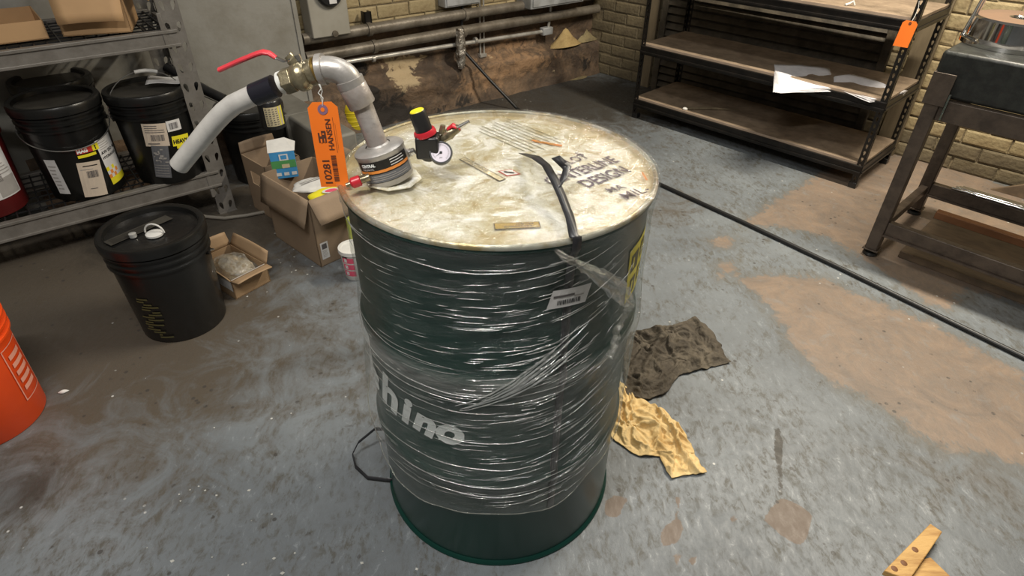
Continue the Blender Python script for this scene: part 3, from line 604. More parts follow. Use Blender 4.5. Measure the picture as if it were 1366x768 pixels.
# slatted panel and boards leaning on the right wall behind the shelf
t = thing('slatted_shutter', 'dark slatted wooden shutter standing behind the black shelf', 'shutter', WB(.66, .055, 0), BB)
for i in range(19): MB().box((.69, 0, .055+i*.048), (1.36, .010, .036), Euler((radians(-28), 0, 0))).build('slat', MT['slat'], t, smooth=False)
for x in (.0, 1.38): MB().span((x-.022, -.018, 0), (x+.022, .018, .96)).build('stile', MT['slat'], t, bevel=.003)
MB().span((.0, .022, 0), (1.38, .028, .95)).build('backing', MT['slat'], t)
t = thing('upright_plank', 'weathered upright plank against the right wall, left of the shutter', 'plank', WB(.56, .03, 0), BB); MB().span((-.035, -.012, 0), (.035, .012, 1.25)).build('board', MT['frame'], t, bevel=.002)
t = thing('upright_plank', 'wide weathered plank against the right wall, behind the orange-tagged post', 'plank', WB(2.20, .03, 0), BB); MB().span((-.055, -.012, 0), (.055, .012, 1.0)).build('board', MT['frame'], t, bevel=.002)
t = thing('leaning_board', 'dark brown board leaning on the brick wall behind the steel stand', 'board', WB(3.30, .10, 0), BB)
MB().prism([(-.55, 0), (.5, 0), (.5, .42), (.2, .40)], -.01, .01, lambda x, y, z: (x, -.02+y*.2+z, y)).build('board', MT['plate'], t, bevel=.002)

# =================================================================== STEEL STAND AT THE RIGHT
ST = thing('steel_stand', 'brown welded steel stand on levelling feet at the right edge', 'stand', (1.515, 2.179, 0), -46)
SW, SD, q = 1.05, .535, .048
for x in (0, SW):
    for y in (0, SD):
        lg = MB().span((x-q/2, y-q/2, .030), (x+q/2, y+q/2, .70)).build('leg', MT['stand'], ST, bevel=.004)
        MB().lathe([(0, 0), (.028, 0), (.030, .006), (.026, .014), (.010, .017), (.010, .03), (0, .03)], 24, (x, y, 0)).build('levelling_foot', MT['blackp'], lg)
        MB().span((x-.030, y-.030, .026), (x+.030, y+.030, .032)).build('foot_plate', MT['stand'], lg, bevel=.001)
for y in (0, SD):
    MB().span((q/2, y-.018, .592), (SW-q/2, y+.018, .665)).build('top_rail', MT['stand'], ST, bevel=.003)
    lr = MB().span((q/2, y-.020, .112), (SW-q/2, y+.014, .165)).build('low_rail', MT['stand'], ST, bevel=.003)
    MB().span((q/2, y-.030, .106), (SW-q/2, y-.018, .113)).build('rail_lip', MT['stand'], lr)
for x in (0, SW):
    MB().span((x-.016, q/2, .592), (x+.016, SD-q/2, .655)).build('top_side_rail', MT['stand'], ST, bevel=.003)
    MB().span((x-.016, q/2, .112), (x+.016, SD-q/2, .150)).build('low_side_rail', MT['stand'], ST, bevel=.003)
MB().span((-.028, -.030, .645), (.040, -.025, .755)).span((-.032, -.030, .645), (-.027, .04, .755)).build('corner_plate', MT['stand'], ST, bevel=.001)
MB().span((.042, -.032, .60), (.048, -.026, .69)).build('weld_tab', MT['steel'], ST)
def STw(x, y, z):
    a = radians(-46); return (1.515+x*cos(a)-y*sin(a), 2.179+x*sin(a)+y*cos(a), z)
t = thing('stone_block', 'thick black stone block resting on the steel stand', 'stone block', STw(.5, .27, .668), -46)
MB().span((-.535, -.275, 0), (.53, .27, .155)).build('block', MT['granite'], t, bevel=.012)
FC = (1.775,2.287,0.83)
t = thing('steel_flange', 'bright machined steel flange with a reflection-coloured face on the stone block', 'flange', (FC[0], FC[1], .824))
MB().lathe([(0, 0), (.160, 0), (.160, .014), (.150, .020), (.144, .024), (.144, .083), (.138, .090)], 72).build('flange_body', MT['chrome'], t)
MB().lathe([(.138, .090), (.040, .090)], 72).build('face', MT['reflect_top'], t)  # orange-brown reflection coloured into the steel face
MB().lathe([(.040, .090), (.036, .086), (.034, .05), (0, .05)], 40).build('bore', MT['chrome'], t)
t = thing('chrome_bar', 'slim chrome bar leaning up behind the flange', 'bar', (1.638,2.36,0.826)); o0 = V3(t.location)
tp = V3((1.6152,2.3,0.9657)); MB().tube([(0, 0, .0), (tp-o0)*1.0, (tp-o0)*1.5], .006, 10).tube([(.022, .01, 0), (tp-o0)+V3((.018, .01, 0)), (tp-o0)*1.5+V3((.018, .01, 0))], .004, 10).build('rod', MT['chrome'], t)
t = thing('steel_rods', 'bundle of bright steel rods lying on the rear low rail of the stand', 'rods', STw(.10, SD, .166), -46)
for k, (y, r_) in enumerate(((-.016, .006), (.002, .007), (.020, .006), (.036, .005))): MB().tube([(.0+.01*k, y, r_), (1.1, y+.006, r_)], r_, 10).build('rod', MT['chrome'], t)
t = thing('rusty_bar', 'rusty orange flat bar on the floor under the stand', 'bar', STw(.12, SD+.03, 0), -46); MB().span((-.04, -.02, 0), (1.1, .02, .035)).build('bar', MT['copper'], t, bevel=.003)
t = thing('brown_sheet', 'brown flat sheet under the steel stand', 'board', STw(.14, .26, 0), -46); MB().span((-.05, -.20, 0), (1.1, .22, .030)).build('board', MT['plate'], t, bevel=.003)  # flat brown slab on the floor between the low rails

# =================================================================== PAILS
def pail(name, label, loc, rb, rt, h, mat, lid=None, rz=0., bail=None, group=None, rimribs=3):
    t = thing(name, label, 'pail', loc, rz, group)
    R = lambda z: rb+(rt-rb)*z/h
    pr = [(0, .006), (rb-.02, .006), (rb-.016, 0), (rb-.003, 0), (rb, .004), (R(.72*h), .72*h)]
    zz = .70*h
    for k in range(rimribs):
        z0 = (.765+.065*k)*h; pr += [(R(z0)+.000, z0-.002), (R(z0)+.008, z0), (R(z0)+.008, z0+.006), (R(z0)+.001, z0+.010)]
    pr += [(rt, h-.012), (rt+.005, h-.010), (rt+.005, h), (rt-.002, h)]
    if not lid: pr += [(rt-.005, h-.002), (rb-.006, .012), (0, .012)]
    MB().lathe(pr, 64).build('pail_body', mat, t)
    if lid:
        MB().lathe([(0, h-.009), (.7*rt, h-.009), (rt-.015, h-.010)], 64).build('lid_panel', lid, t)
        MB().lathe([(rt-.015, h-.010), (rt-.012, h+.004), (rt-.004, h+.008), (rt+.006, h+.006), (rt+.010, h-.002), (rt+.010, h-.026), (rt+.004, h-.030)], 64).build('lid_ring', MT['pailk'] if lid is not MT['pailr'] else lid, t)
    if bail is not None:   # (pivot azimuth, hang angle from upright, grip azimuth span)
        pa, ang, grip = bail; ca, sa = cos(radians(pa)), sin(radians(pa)); zb = h*.745; r0 = R(zb)+.012
        pts = []; 
        for k in range(25):
            th = pi*k/24; x = r0*cos(th); s_ = (r0+.01)*sin(th)
            ox, oz = s_*sin(radians(ang)), s_*cos(radians(ang))
            pts.append(V3((ca*x-sa*ox, sa*x+ca*ox, zb+oz)))
        hd = MB().tube(pts, .0021, 8).build('handle', MT['wire'], t)
        for sg in (-1, 1): MB().lathe([(0, 0), (.014, 0), (.014, .008), (0, .010)], 16, (ca*sg*(R(zb)), sa*sg*R(zb), zb), (ca*sg, sa*sg, 0)).build('handle_boss', mat, t)
        if grip: MB().tube(pts[grip[0]:grip[1]], .0075, 10).build('grip', MT['whitec'], hd)
    return t, R
# direction from a pail toward the camera in degrees
def facing(x, y): return math.degrees(atan2(-y, -x))

RF = lambda z: .132+.014*z/.37+.0004
PX, PY, PZ = -1.765, 2.275, .204
p1, R1 = pail('oil_pail', 'black oil pail with yellow and white label, dusty lid, front centre of left shelf', (PX, PY, PZ), .132, .146, .370, MT['pailk'], MT['dustlid'], bail=(38, -112, None))
fz = facing(PX, PY)
d = Decal(cylmap(RF(.19), fz+14, .19, 0, lift=.0012, dR=.038)); d.rect(-.035, -.0, .048, .022, MT['lblred'], 1); d.rect(.022, -.0, .048, .026, MT['lbly'], 2)
d.text('MAG', -.033, .004, .020, MT['white'], 3, bold=.001, sx=.85); d.text('1', .028, .004, .024, MT['black'], 3, bold=.001); d.rect(-.035, -.016, .03, -.005, MT['lbly'], 1); d.build('logo_label', p1)
d = Decal(cylmap(RF(.115), fz+50, .115, 4, lift=.0012, dR=.038)); d.rect(-.042, -.08, .045, .11, MT['lblw'], 1); d.rect(-.042, -.08, .045, -.052, MT['lbly'], 2)
for i in range(4):
    for j in range(3):
        if (i+j) % 2 == 0: d.rect(-.042+i*.013, -.052+j*.016, -.029+i*.013, -.036+j*.016, MT['lblor'] if j < 2 else MT['lbly'], 2)
d.text('AW ISO 46', -.036, .050, .017, MT['black'], 2, bold=.0006); d.text('HYDRAULIC', -.037, .030, .014, MT['black'], 2, bold=.0006); d.lines(-.034, .066, .02, .10, 4, MT['inkl'], 2); d.build('oil_label', p1)
d = Decal(cylmap(RF(.085), fz+6, .085, -7, lift=.0012, dR=.038)); d.rect(-.038, -.075, .042, .07, MT['lbl'], 1); d.bars(-.012, .005, .028, .033, MT['ink'], 2, seed=3, n=14); d.rect(-.02, .052, .03, .056, MT['black'], 2); d.lines(-.03, .036, .034, .045, 1, MT['inkl'], 2); d.lines(-.012, -.045, .026, -.036, 1, MT['ink'], 2); d.build('shipping_label', p1)
d = Decal(cylmap(RF(.11), fz-42, .11, 0, lift=.0012, dR=.038)); d.rect(-.022, -.075, .022, .07, MT['lblw'], 1); d.lines(-.016, -.06, .016, .05, 7, MT['inkl'], 2, 4); d.build('side_label', p1)

QX, QY = -1.495, 2.435
p2, R2 = pail('oil_pail', 'black oil pail with HEAVY sticker beside the shelf post, paper on its lid', (QX, QY, PZ), .132, .146, .365, MT['pailk'], MT['dustlid'], bail=(-142, 6, (11, 16)))
fz = facing(QX, QY)
d = Decal(cylmap(RF(.205), fz-9, .215, -6, lift=.0012, dR=.038)); d.rect(-.040, -.045, .046, .050, MT['lbl'], 1); d.bars(-.015, -.022, .034, .004, MT['ink'], 2, seed=5, n=16); d.lines(-.032, .010, .038, .045, 4, MT['ink'], 2, 2); d.lines(-.03, -.04, .03, -.026, 1, MT['ink'], 2, 3); d.build('shipping_label', p2)
d = Decal(cylmap(RF(.245), fz+23, .240, -2, lift=.0012, dR=.038)); d.rect(-.028, -.020, .028, .024, MT['lblw'], 1); d.bars(-.019, -.012, .019, .014, MT['ink'], 2, seed=8, n=14); d.build('barcode_label', p2)
d = Decal(cylmap(RF(.175), fz+27, .175, -6, lift=.0012, dR=.038)); d.rect(-.034, -.020, .038, .022, MT['lbly'], 1); d.rect(-.020, -.032, .026, -.020, MT['lbly'], 1); d.text('HEAVY', -.031, -.010, .023, MT['black'], 2, bold=.0011, sx=.86); d.build('heavy_sticker', p2)
d = Decal(cylmap(RF(.10), fz-6, .10, -10, lift=.0012, dR=.038)); d.rect(-.046, -.07, .014, .07, MT['lblg'], 1)
for q_ in range(18): 
    uu, vv = random.uniform(-.042, -.002), random.uniform(-.005, .055); d.rect(uu, vv, uu+random.uniform(.004, .014), vv+random.uniform(.003, .008), MT['inkl'], 2)
for k in range(5): d.rect(-.043, -.064+k*.012, .008, -.062+k*.012, MT['inkl'], 2)
d.build('picture_label', p2)
t = thing('paper_slip', 'curled pale slip of paper lying on the HEAVY pail lid', 'paper', (QX+.055, QY+.06, PZ+.373), 15)
MB().grid(12, 12, lambda a, b: ((a-.5)*.13, (b-.5)*.085, .004+.016*(a-.5)**2*4*b+.004*sin(a*5))).build('sheet', MT['lblw'], t, solid=.0006)
pail('oil_pail', 'black oil pail with dusty lid in the rear row of the left shelf', (-1.945, 2.535, PZ), .130, .142, .365, MT['pailk'], MT['dustlid'])
p4, R4 = pail('red_pail', 'dark red pail with large white label at the left frame edge', (-2.055, 2.085, PZ), .133, .147, .37, MT['pailr'], MT['pailr'])
d = Decal(cylmap(RF(.15)+.001, facing(-2.055, 2.085)+22, .15, 0, lift=.0015, dR=.038)); d.rect(-.15, -.085, .085, .10, MT['lblw'], 1)
d.rect(-.0, -.080, .080, -.01, MT['inkl'], 2); d.lines(-.14, -.06, .01, .08, 8, MT['inkl'], 3, 4); d.lines(.0, .0, .078, .06, 5, MT['inkl'], 3, 6); d.bars(.0, -.02, .03, .02, MT['ink'], 4, True, 4, 9); d.build('paper_label', p4)

# black pail on the floor
p5, R5 = pail('black_bucket', 'black lidded pail with white spout cap standing on the floor', (-1.158, 1.668, 0), .134, .150, .368, MT['pailk'], MT['pailkk'], bail=(-172, -118, None))
MB().lathe([(.0, .0), (.026, 0), (.026, .006), (.018, .010), (0, .010)], 24, (.025, -.03, .362)).build('spout_cap', MT['whitec'], p5)
MB().tube([V3((.025+.030*cos(pi*k/10), -.03+.004, .368+.030*sin(pi*k/10))) for k in range(11)], .0028, 8).build('cap_pull', MT['whitec'], p5)
MB().lathe([(0, 0), (.011, 0), (.011, .012), (0, .014)], 16, (-.035, -.045, .362)).build('vent_plug', MT['glass'], p5)
d = Decal(planemap((-.045, -.02, .3635), (cos(radians(58)), sin(radians(58)), 0), (-sin(radians(58)), cos(radians(58)), 0))); d.rect(-.085, -.02, .12, .022, MT['dustlid'], 1); d.lines(-.075, -.016, .11, .018, 5, MT['pailkk'], 2, 4); d.build('embossed_strip', p5)
d = Decal(cylmap(.1395, facing(-1.158, 1.668)-44, .115, 0, lift=.0012, dR=.04)); 
for k in range(16): 
    a_ = k/16; d.rect(-.03+.06*random.random(), -.09+.17*a_, -.02+.06*random.random()+.012, -.084+.17*a_, MT['olive'], 1)
d.build('worn_print', p5)

# orange pail
p6, R6 = pail('orange_bucket', 'bright orange open pail cut by the left frame edge', (-1.512, 1.192, 0), .137, .152, .368, MT['pailo'], None)
d = Decal(cylmap(.1440, facing(-1.512, 1.192)+54, .155, 0, lift=.0012, dR=.04))
for a, b, c, e in ((-.04, -.075, -.037, .10), (-.04, .097, .05, .10), (-.04, -.078, .05, -.075), (.047, -.075, .05, .10)): d.rect(a, b, c, e, MT['paleo'], 1)
for k in range(5): d.rect(-.025, -.05+k*.027, .03, -.035+k*.027, MT['paleo'], 1)
d.build('printed_panel', p6)

# black pail with pump and can behind the drum
p7, R7 = pail('black_bucket', 'black lidded pail behind the bent pipe carrying a pump and a can', (-1.285, 2.86, 0), .134, .150, .36, MT['pailk'], MT['pailkk'])
t = thing('hand_pump', 'grey round hand pump with a thick black hose, on the rear black pail', 'pump', ((-1.302,2.735,0.372)[0], (-1.302,2.735,0.372)[1], .372))
MB().lathe([(0, 0), (.05, 0), (.052, .03), (.046, .05), (.02, .062), (0, .064)], 28).build('pump_disc', MT['pumpgrey'], t)
MB().tube([(-.03, 0, .055), (-.10, .01, .085), (-.19, .03, .13), (-.28, .05, .18)], .022, 12).build('pump_hose', MT['blackp'], t)
MB().tube([(-.02, -.035, .04), (-.12, -.03, .085), (-.24, -.02, .14)], .003, 8).build('steel_rod', MT['chrome'], t)
t = thing('black_can', 'small black can with cream text label on the rear black pail', 'can', ((-1.049,2.538,0.372)[0], (-1.049,2.538,0.372)[1], .372), 0)
ax = V3((.35, .12, .9)).normalized(); Rm = ax.to_track_quat('Z', 'Y').to_matrix()
MB().lathe([(0, 0), (.050, 0), (.050, .115), (.046, .12), (0, .12)], 36, (0, 0, .006), (0, 0, 1)).build('can_body', MT['blackp'], t)
d = Decal(cylmap(.0502, facing(-1.218, 2.80)+12, .060, 0, lift=.0008)); d.rect(-.040, -.038, .040, .044, MT['tanl'], 1); d.rect(.018, -.038, .040, .044, MT['lbly'], 2)
for k in range(4): d.lines(-.036+k*.014, -.034, -.026+k*.014, .040, 8, MT['ink'], 3, k)
d.build('text_label', t)

# =================================================================== CARTONS
def carton(name, label, loc, rz, X, Y, H, flaps, mat, inner=None, th=.004, handle=False):
    t = thing(name, label, 'box', loc, rz); mb = MB()
    mb.span((0, 0, 0), (X, Y, th)); mb.span((0, 0, 0), (X, th, H)); mb.span((0, Y-th, 0), (X, Y, H)); mb.span((X-th, 0, 0), (X, Y, H))
    if handle:
        y0, y1, z0, z1 = Y*.28, Y*.72, H*.55, H*.78
        mb.span((0, 0, 0), (th, Y, z0)); mb.span((0, 0, z1), (th, Y, H)); mb.span((0, 0, z0), (th, y0, z1)); mb.span((0, y1, z0), (th, Y, z1))
    else: mb.span((0, 0, 0), (th, Y, H))
    mb.build('carton_body', mat, t, smooth=False)
    for side, ln, an, *rest in flaps:
        ca, sa = cos(radians(an)), sin(radians(an)); m = MB(); sk = rest[0] if rest else 0.
        o_, e, n_ = {0: ((0, 0), (X, 0), (0, -1)), 1: ((X, 0), (0, Y), (1, 0)), 2: ((X, Y), (-X, 0), (0, 1)), 3: ((0, Y), (0, -Y), (-1, 0))}[side]
        def f(a, b): 
            k = b*ln; cv = .004*sin(a*pi)*b; a2 = a*(1-.06*b)+.03*b
            return (o_[0]+e[0]*a2+n_[0]*k*ca, o_[1]+e[1]*a2+n_[1]*k*ca, H+k*sa*(1+sk*(a-.5))+cv)
        m.grid(6, 4, f); m.build('flap', mat, t, solid=.004)
    return t
b1 = carton('cardboard_box', 'large open cardboard carton with hanging flaps left of the drum', (-.765, 2.005, 0), 48, .24, .345, .295, ((3, .115, -74), (0, .105, -62, .1), (1, .09, 50)), MT['cardd'])
d = Decal(planemap((-.0006, .0, 0), (0, -1, 0), (0, 0, 1)))
d = Decal(planemap((.0, -.0006, 0), (1, 0, 0), (0, 0, 1))); d.rect(-.0, .028, .0, .1, MT['lblw'], 1)
d = Decal(planemap((.012, -.0006, .030), (1, 0, 0), (0, 0, 1))); d.rect(0, 0, .034, .075, MT['lblw'], 1); d.rect(.006, .045, .028, .068, MT['ink'], 2); d.lines(.006, .008, .03, .04, 5, MT['inkl'], 2); d.build('small_label', b1)
b2 = carton('cardboard_box', 'cardboard carton with a hand hole behind the large open carton', (-1.058,2.359,0.29)[:2]+(0,), 48, .17, .20, .265, ((2, .05, 84), ), MT['cardd'], handle=True)
b3 = carton('small_carton', 'small open cardboard carton on the floor beside the black pail', (-1.022, 1.782, 0), 54, .150, .235, .080, ((0, .045, 8), (2, .055, 78), (1, .050, 64), (3, .012, 70)), MT['card'])
d = Decal(planemap((-.0006, .0, 0), (0, -1, 0), (0, 0, 1))); d.rect(-.13, .035, -.0, .080, MT['lblw'], 1); d.lines(-.09, .04, -.05, .075, 4, MT['inkl'], 2); d.build('printed_panel', b3)
d = Decal(planemap((.0, .0045, .0), (-1, 0, 0), (0, 0, 1))); d.rect(-.145, .05, -.005, .082, MT['lblw'], 1); d.build('white_inner_flap', b3)
def blob(sx, sy, sz, seed, amp=.18):
    def f(a, b):
        th, ph = 2*pi*a, pi*(b-.5); v = V3((cos(ph)*cos(th), cos(ph)*sin(th), sin(ph))); k = 1+amp*noise.noise(v*2+V3((seed, 0, 0)))+amp*.4*noise.noise(v*5+V3((seed, 3, 0)))
        return (v.x*sx*k, v.y*sy*k, v.z*sz*k)
    return f
def c54(x, y, ox=-1.022, oy=1.782, r_=54): a = radians(r_); return (ox+x*cos(a)-y*sin(a), oy+x*sin(a)+y*cos(a))
t = thing('plastic_bag', 'clear plastic bag of brownish parts inside the small carton', 'bag', c54(.075, .10)+(.055,), 54)
MB().grid(32, 18, blob(.062, .088, .042, 1)).build('bag_filling', MT['brownbag'], t); MB().grid(40, 24, blob(.068, .095, .048, 2, .25)).build('bag_film', MT['bag'], t)
# blue and green carton
BC = (-0.957,2.331,0.25)
t = thing('printed_carton', 'small blue and green printed carton with torn white top flaps', 'box', (BC[0], BC[1], .250), 20)
MB().span((-.048, -.04, 0), (.048, .04, .115)).build('carton_body', MT['blue'], t, bevel=.001)
d = Decal(planemap((-.048, -.0405, 0), (1, 0, 0), (0, 0, 1))); d.rect(0, .045, .096, .078, MT['greenp'], 1); d.rect(.040, .045, .070, .062, MT['tanl'], 2); d.rect(.035, .078, .07, .105, MT['lblw'], 2); d.rect(.041, .083, .064, .1, MT['blue'], 3)
for k in range(3): d.rect(.012+k*.03, .012, .032+k*.03, .026, MT['lblw'], 2)
d.build('printed_front', t)
MB().add([(-.052, -.04, .115), (.052, -.04, .115), (.06, .02, .13), (.02, .035, .145), (-.05, .03, .14)], [(0, 1, 2, 3, 4)]).build('torn_flap', MT['whitec'], t, solid=.002, smooth=False)
# packages in the large carton
a_, b_ = c54(.13, .13, -.765, 2.005, 48)
t = thing('striped_packet', 'white packet with dark stripes inside the large open carton', 'packet', (a_-.03, b_+.02, .262), 30)
MB().grid(20, 12, blob(.085, .06, .02, 5, .15)).build('packet_film', MT['whitec'], t)
d = Decal(planemap((-.05, -.03, .021), (1, .25, 0), (-.25, 1, 0))); d.rect(0, .01, .10, .014, MT['ink'], 1); d.rect(0, .022, .10, .025, MT['ink'], 1); d.rect(0, .034, .09, .036, MT['inkl'], 1); d.build('stripes', t)
a_, b_ = c54(.12, .05, -.765, 2.005, 48)
t = thing('yellow_packet', 'yellow packet with red and white print inside the large open carton', 'packet', (a_, b_, .262), 24)
MB().grid(20, 12, blob(.082, .05, .02, 7, .15)).build('packet_film', MT['lbly'], t)
d = Decal(planemap((-.03, -.035, .0215), (1, .1, 0), (-.1, 1, 0))); d.poly([(.04+.035*cos(k*pi/8), .02+.02*sin(k*pi/8)) for k in range(16)], MT['lblw'], 1); d.poly([(.04+.024*cos(k*pi/8), .02+.013*sin(k*pi/8)) for k in range(16)], MT['pink'], 2); d.build('round_print', t)
# tub
t = thing('white_tub', 'white lidded plastic tub with pink print beside the drum', 'tub', (-.612, 1.955, 0), 0)
MB().lathe([(0, 0), (.040, 0), (.043, .004), (.050, .125), (0, .125)], 36).build('tub_body', MT['tub'], t)
MB().lathe([(0, .128), (.044, .128), (.046, .133), (.054, .133), (.055, .118), (.050, .116)], 36).build('lid', MT['tub'], t)
d = Decal(cylmap(.046, -105, .06, 0, lift=.0008, dR=.06)); 
for k in range(3): d.rect(-.022, -.036+k*.03, .024, -.012+k*.03, MT['pink'], 1); d.rect(-.014, -.032+k*.03, -.002, -.016+k*.03, MT['lblw'], 2)
d.rect(-.022, .044, .0, .054, MT['black'], 2); d.build('print', t)
t = thing('green_yellow_pouch', 'yellow-green pouch wedged between large carton and drum', 'pouch', (-.60, 2.06, 0), 60)
MB().grid(14, 14, lambda a, b: ((a-.5)*.12, .01*sin(a*7)*b, b*.22)).build('pouch_film', MT['ygreen'], t, solid=.012)

# cartons on the upper left shelf
d1 = Vector((.201, .082, 0)).normalized(); rz1 = math.degrees(atan2(d1.y, d1.x))
b4 = carton('cardboard_box', 'open cardboard carton with front flap folded down on upper left shelf', (-1.640, 2.290, .796), rz1, .222, .24, .17, ((0, .13, -72), (1, .11, -38), (2, .10, 70), (3, .09, 60)), MT['cardl'])
b5 = carton('cardboard_box', 'low tan carton tray at the far left of the upper shelf', (-1.672-.33*cos(radians(40)), 2.262-.33*sin(radians(40)), .796), 40, .33, .30, .062, (), MT['cardl'])

# =================================================================== RAGS, WOOD, DEBRIS
def coons(T, Rr, B_, Lf):
    def pl(P):
        P = [V3(p).to_3d() for p in P]; ds = [0]
        for i in range(1, len(P)): ds.append(ds[-1]+(P[i]-P[i-1]).length)
        def g(t):
            t *= ds[-1]
            for i in range(1, len(P)):
                if t <= ds[i]+1e-9: k = (t-ds[i-1])/(ds[i]-ds[i-1]+1e-9); return P[i-1].lerp(P[i], k)
            return P[-1]
        return g
    t_, r_, b_, l_ = pl(T), pl(Rr), pl(B_), pl(Lf)
    P00, P10, P01, P11 = t_(0), t_(1), b_(0), b_(1)
    return lambda u, v: t_(u)*(1-v)+b_(u)*v+l_(v)*(1-u)+r_(v)*u-(P00*(1-u)*(1-v)+P10*u*(1-v)+P01*(1-u)*v+P11*u*v)
def rag(name, label, f, mat, amp, sc, seed, folds):
    c = f(.5, .5); t = thing(name, label, 'rag', (c.x, c.y, 0)); c = V3((c.x, c.y, 0))
    def g(u, v):
        p = f(u, v)-c; q = V3((p.x*sc, p.y*sc, seed)); e = min(1, 9*min(u, 1-u, v, 1-v))
        q = q+V3((noise.noise(q*.7+V3((3, 0, 0))), noise.noise(q*.7+V3((0, 5, 0))), 0))*.8; n = (1-min(1, abs(noise.noise(V3((q.x*.9+q.y*.25, q.y*.4-q.x*.1, q.z))))*3.6))*.9+.5*(1-min(1, abs(noise.noise(q*2.1+V3((1, 4, 2))))*3))+.7*noise.noise(q*.5)+.15
        n2 = sum(k_*exp(-((p.x*cx_+p.y*cy_-o_)/w_)**2) for cx_, cy_, o_, w_, k_ in folds)
        j = V3((noise.noise(q*1.7), noise.noise(q*1.7+V3((7, 0, 0))), 0))*.008
        return tuple(p+j+V3((0, 0, .004+max(0, (amp*n+n2)*(.25+.75*e)))))
    MB().grid(90, 90, g).build('cloth', mat, t, solid=.002, ang=180)
    return t
rag('dark_rag', 'grimy dark brown rag lying on the floor right of the drum', coons([(0.408,1.619), (0.497,1.645), (0.565,1.656), (0.667,1.718)], [(0.667,1.718), (0.698,1.659), (0.712,1.563), (0.721,1.477)], [(0.357,1.317), (0.426,1.303), (0.473,1.319), (0.539,1.413), (0.721,1.477)], [(0.408,1.619), (0.364,1.451), (0.357,1.317)]), MT['rag'], .018, 20, 1, ((.8, .6, .02, .012, .014), (.9, -.4, -.05, .010, .012)))
rag('yellow_rag', 'crumpled stained yellow rag lying on the floor right of the drum', coons([(0.34,1.381), (0.368,1.349), (0.387,1.318), (0.464,1.264), (0.494,1.2)], [(0.494,1.2), (0.513,1.124), (0.531,1.035)], [(0.29,1.154), (0.328,1.12), (0.356,1.094), (0.417,1.085), (0.425,1.04), (0.435,1.021), (0.531,1.035)], [(0.34,1.381), (0.282,1.269), (0.29,1.154)]), MT['ragy'], .019, 22, 9, ((.7, .7, .03, .008, .010),))
t = thing('broken_wood', 'broken piece of yellow wood at the bottom right corner', 'wood', ((0.971,0.817)[0], (0.971,0.817)[1], 0))
c = V3(t.location)
def wp(x, y): p = V3((0.971,0.817)[:2]+(0,)); return (x, y)
P4 = [V3(p).to_3d()-c for p in ((1.036,0.875), (1.053,0.853), (0.908,0.73), (0.862,0.752))]
mb = MB().prism([(p.x, p.y) for p in P4], .018, .036)
mb.build('upper_board', MT['wood'], t, bevel=.002)
P5 = [V3(p).to_3d()-c for p in ((0.97,0.79), (1.001,0.798), (1.02,0.755), (1.04,0.706), (0.886,0.704))]
MB().prism([(p.x, p.y) for p in P5], .0, .018).build('lower_board', MT['wood'], t, bevel=.002)
for px_ in ((0.961,0.805,0.036), (0.917,0.771,0.036), (0.888,0.757,0.036)):
    MB().lathe([(0, .0008), (.006, .0006), (.0075, 0)], 12, V3(px_)-c).build('knot', MT['knot'], t)
r = random.Random(4); mb = MB()
for k in range(90):
    x, y = r.choice(((r.uniform(-1.3, .6), r.uniform(.6, 2.4)), (r.uniform(-.9, -.5), r.uniform(.6, 1.0)), (r.uniform(-1.05, -.8), r.uniform(1.95, 2.3)), (r.uniform(-.1, .2), r.uniform(3.7, 4.1)), (r.uniform(-.7, -.2), r.uniform(.55, .8))))
    if (x+.029)**2+(y-1.06)**2 < .1: continue
    s = r.uniform(.0015, .0045); a = r.uniform(0, 6)
    mb.add([(x+s*cos(a+i*1.57)*(1+.4*(i % 2)), y+s*sin(a+i*1.57), .0006+.001*(i % 2)) for i in range(4)], [(0, 1, 2, 3)])
tag(mb.build('paint_chips', MT['flake'], None, smooth=False), 'tiny pale chips scattered over the grey floor', 'debris', kind='stuff')
t = MB().grid(10, 6, lambda a, b: ((a-.5)*.03, (b-.5)*.016*sin(pi*min(.98, max(.02, a))), .002+.006*(1-(2*b-1)**2)*sin(pi*a))).build('white_flake', MT['whitec'], None, solid=.001); t.location = ((-1.366,1.3)[0], (-1.366,1.3)[1], 0); t.rotation_euler = (0, 0, .4); tag(t, 'curved white flake on the floor beside the orange pail', 'flake')

# =================================================================== THE DRUM
DX, DY = -.0289, 1.0603; DH = .88; RB = .2860
DR = thing('steel_drum', 'tall dark green steel drum wrapped in clear stretch film', 'drum', (DX, DY, 0))
def hoop(z0): return [(RB, z0-.026), (RB+.003, z0-.016), (RB+.0075, z0-.006), (RB+.0075, z0+.006), (RB+.003, z0+.016), (RB, z0+.026)]
MB().lathe([(0, .012), (RB-.006, .012), (RB-.006, .0), (RB+.004, .0), (RB+.007, .004), (RB+.005, .009), (RB, .013)]+hoop(.295)+hoop(.585)+[(RB, .856), (RB+.004, .862), (RB+.0095, .866), (RB+.0105, .872), (RB+.008, .876)], 128).build('drum_body', MT['green'], DR)
MB().lathe([(RB+.001, .871), (RB+.0025, .8785), (RB+.006, .881), (RB+.0095, .879), (RB+.0112, .875), (RB+.0110, .8725)], 128).build('chime', MT['rim'], DR)
MB().lathe([(0, .8735), (.10, .8735), (.2, .8730), (RB-.02, .8715), (RB-.008, .868), (RB-.001, .869), (RB+.002, .876)], 96, (0, 0, 0)).build('lid', MT['lid'], DR)
def topmap(x, y, ang, z=.8742):
    a = radians(ang); return planemap((x-DX, y-DY, z), (cos(a), sin(a), 0), (-sin(a), cos(a), 0))
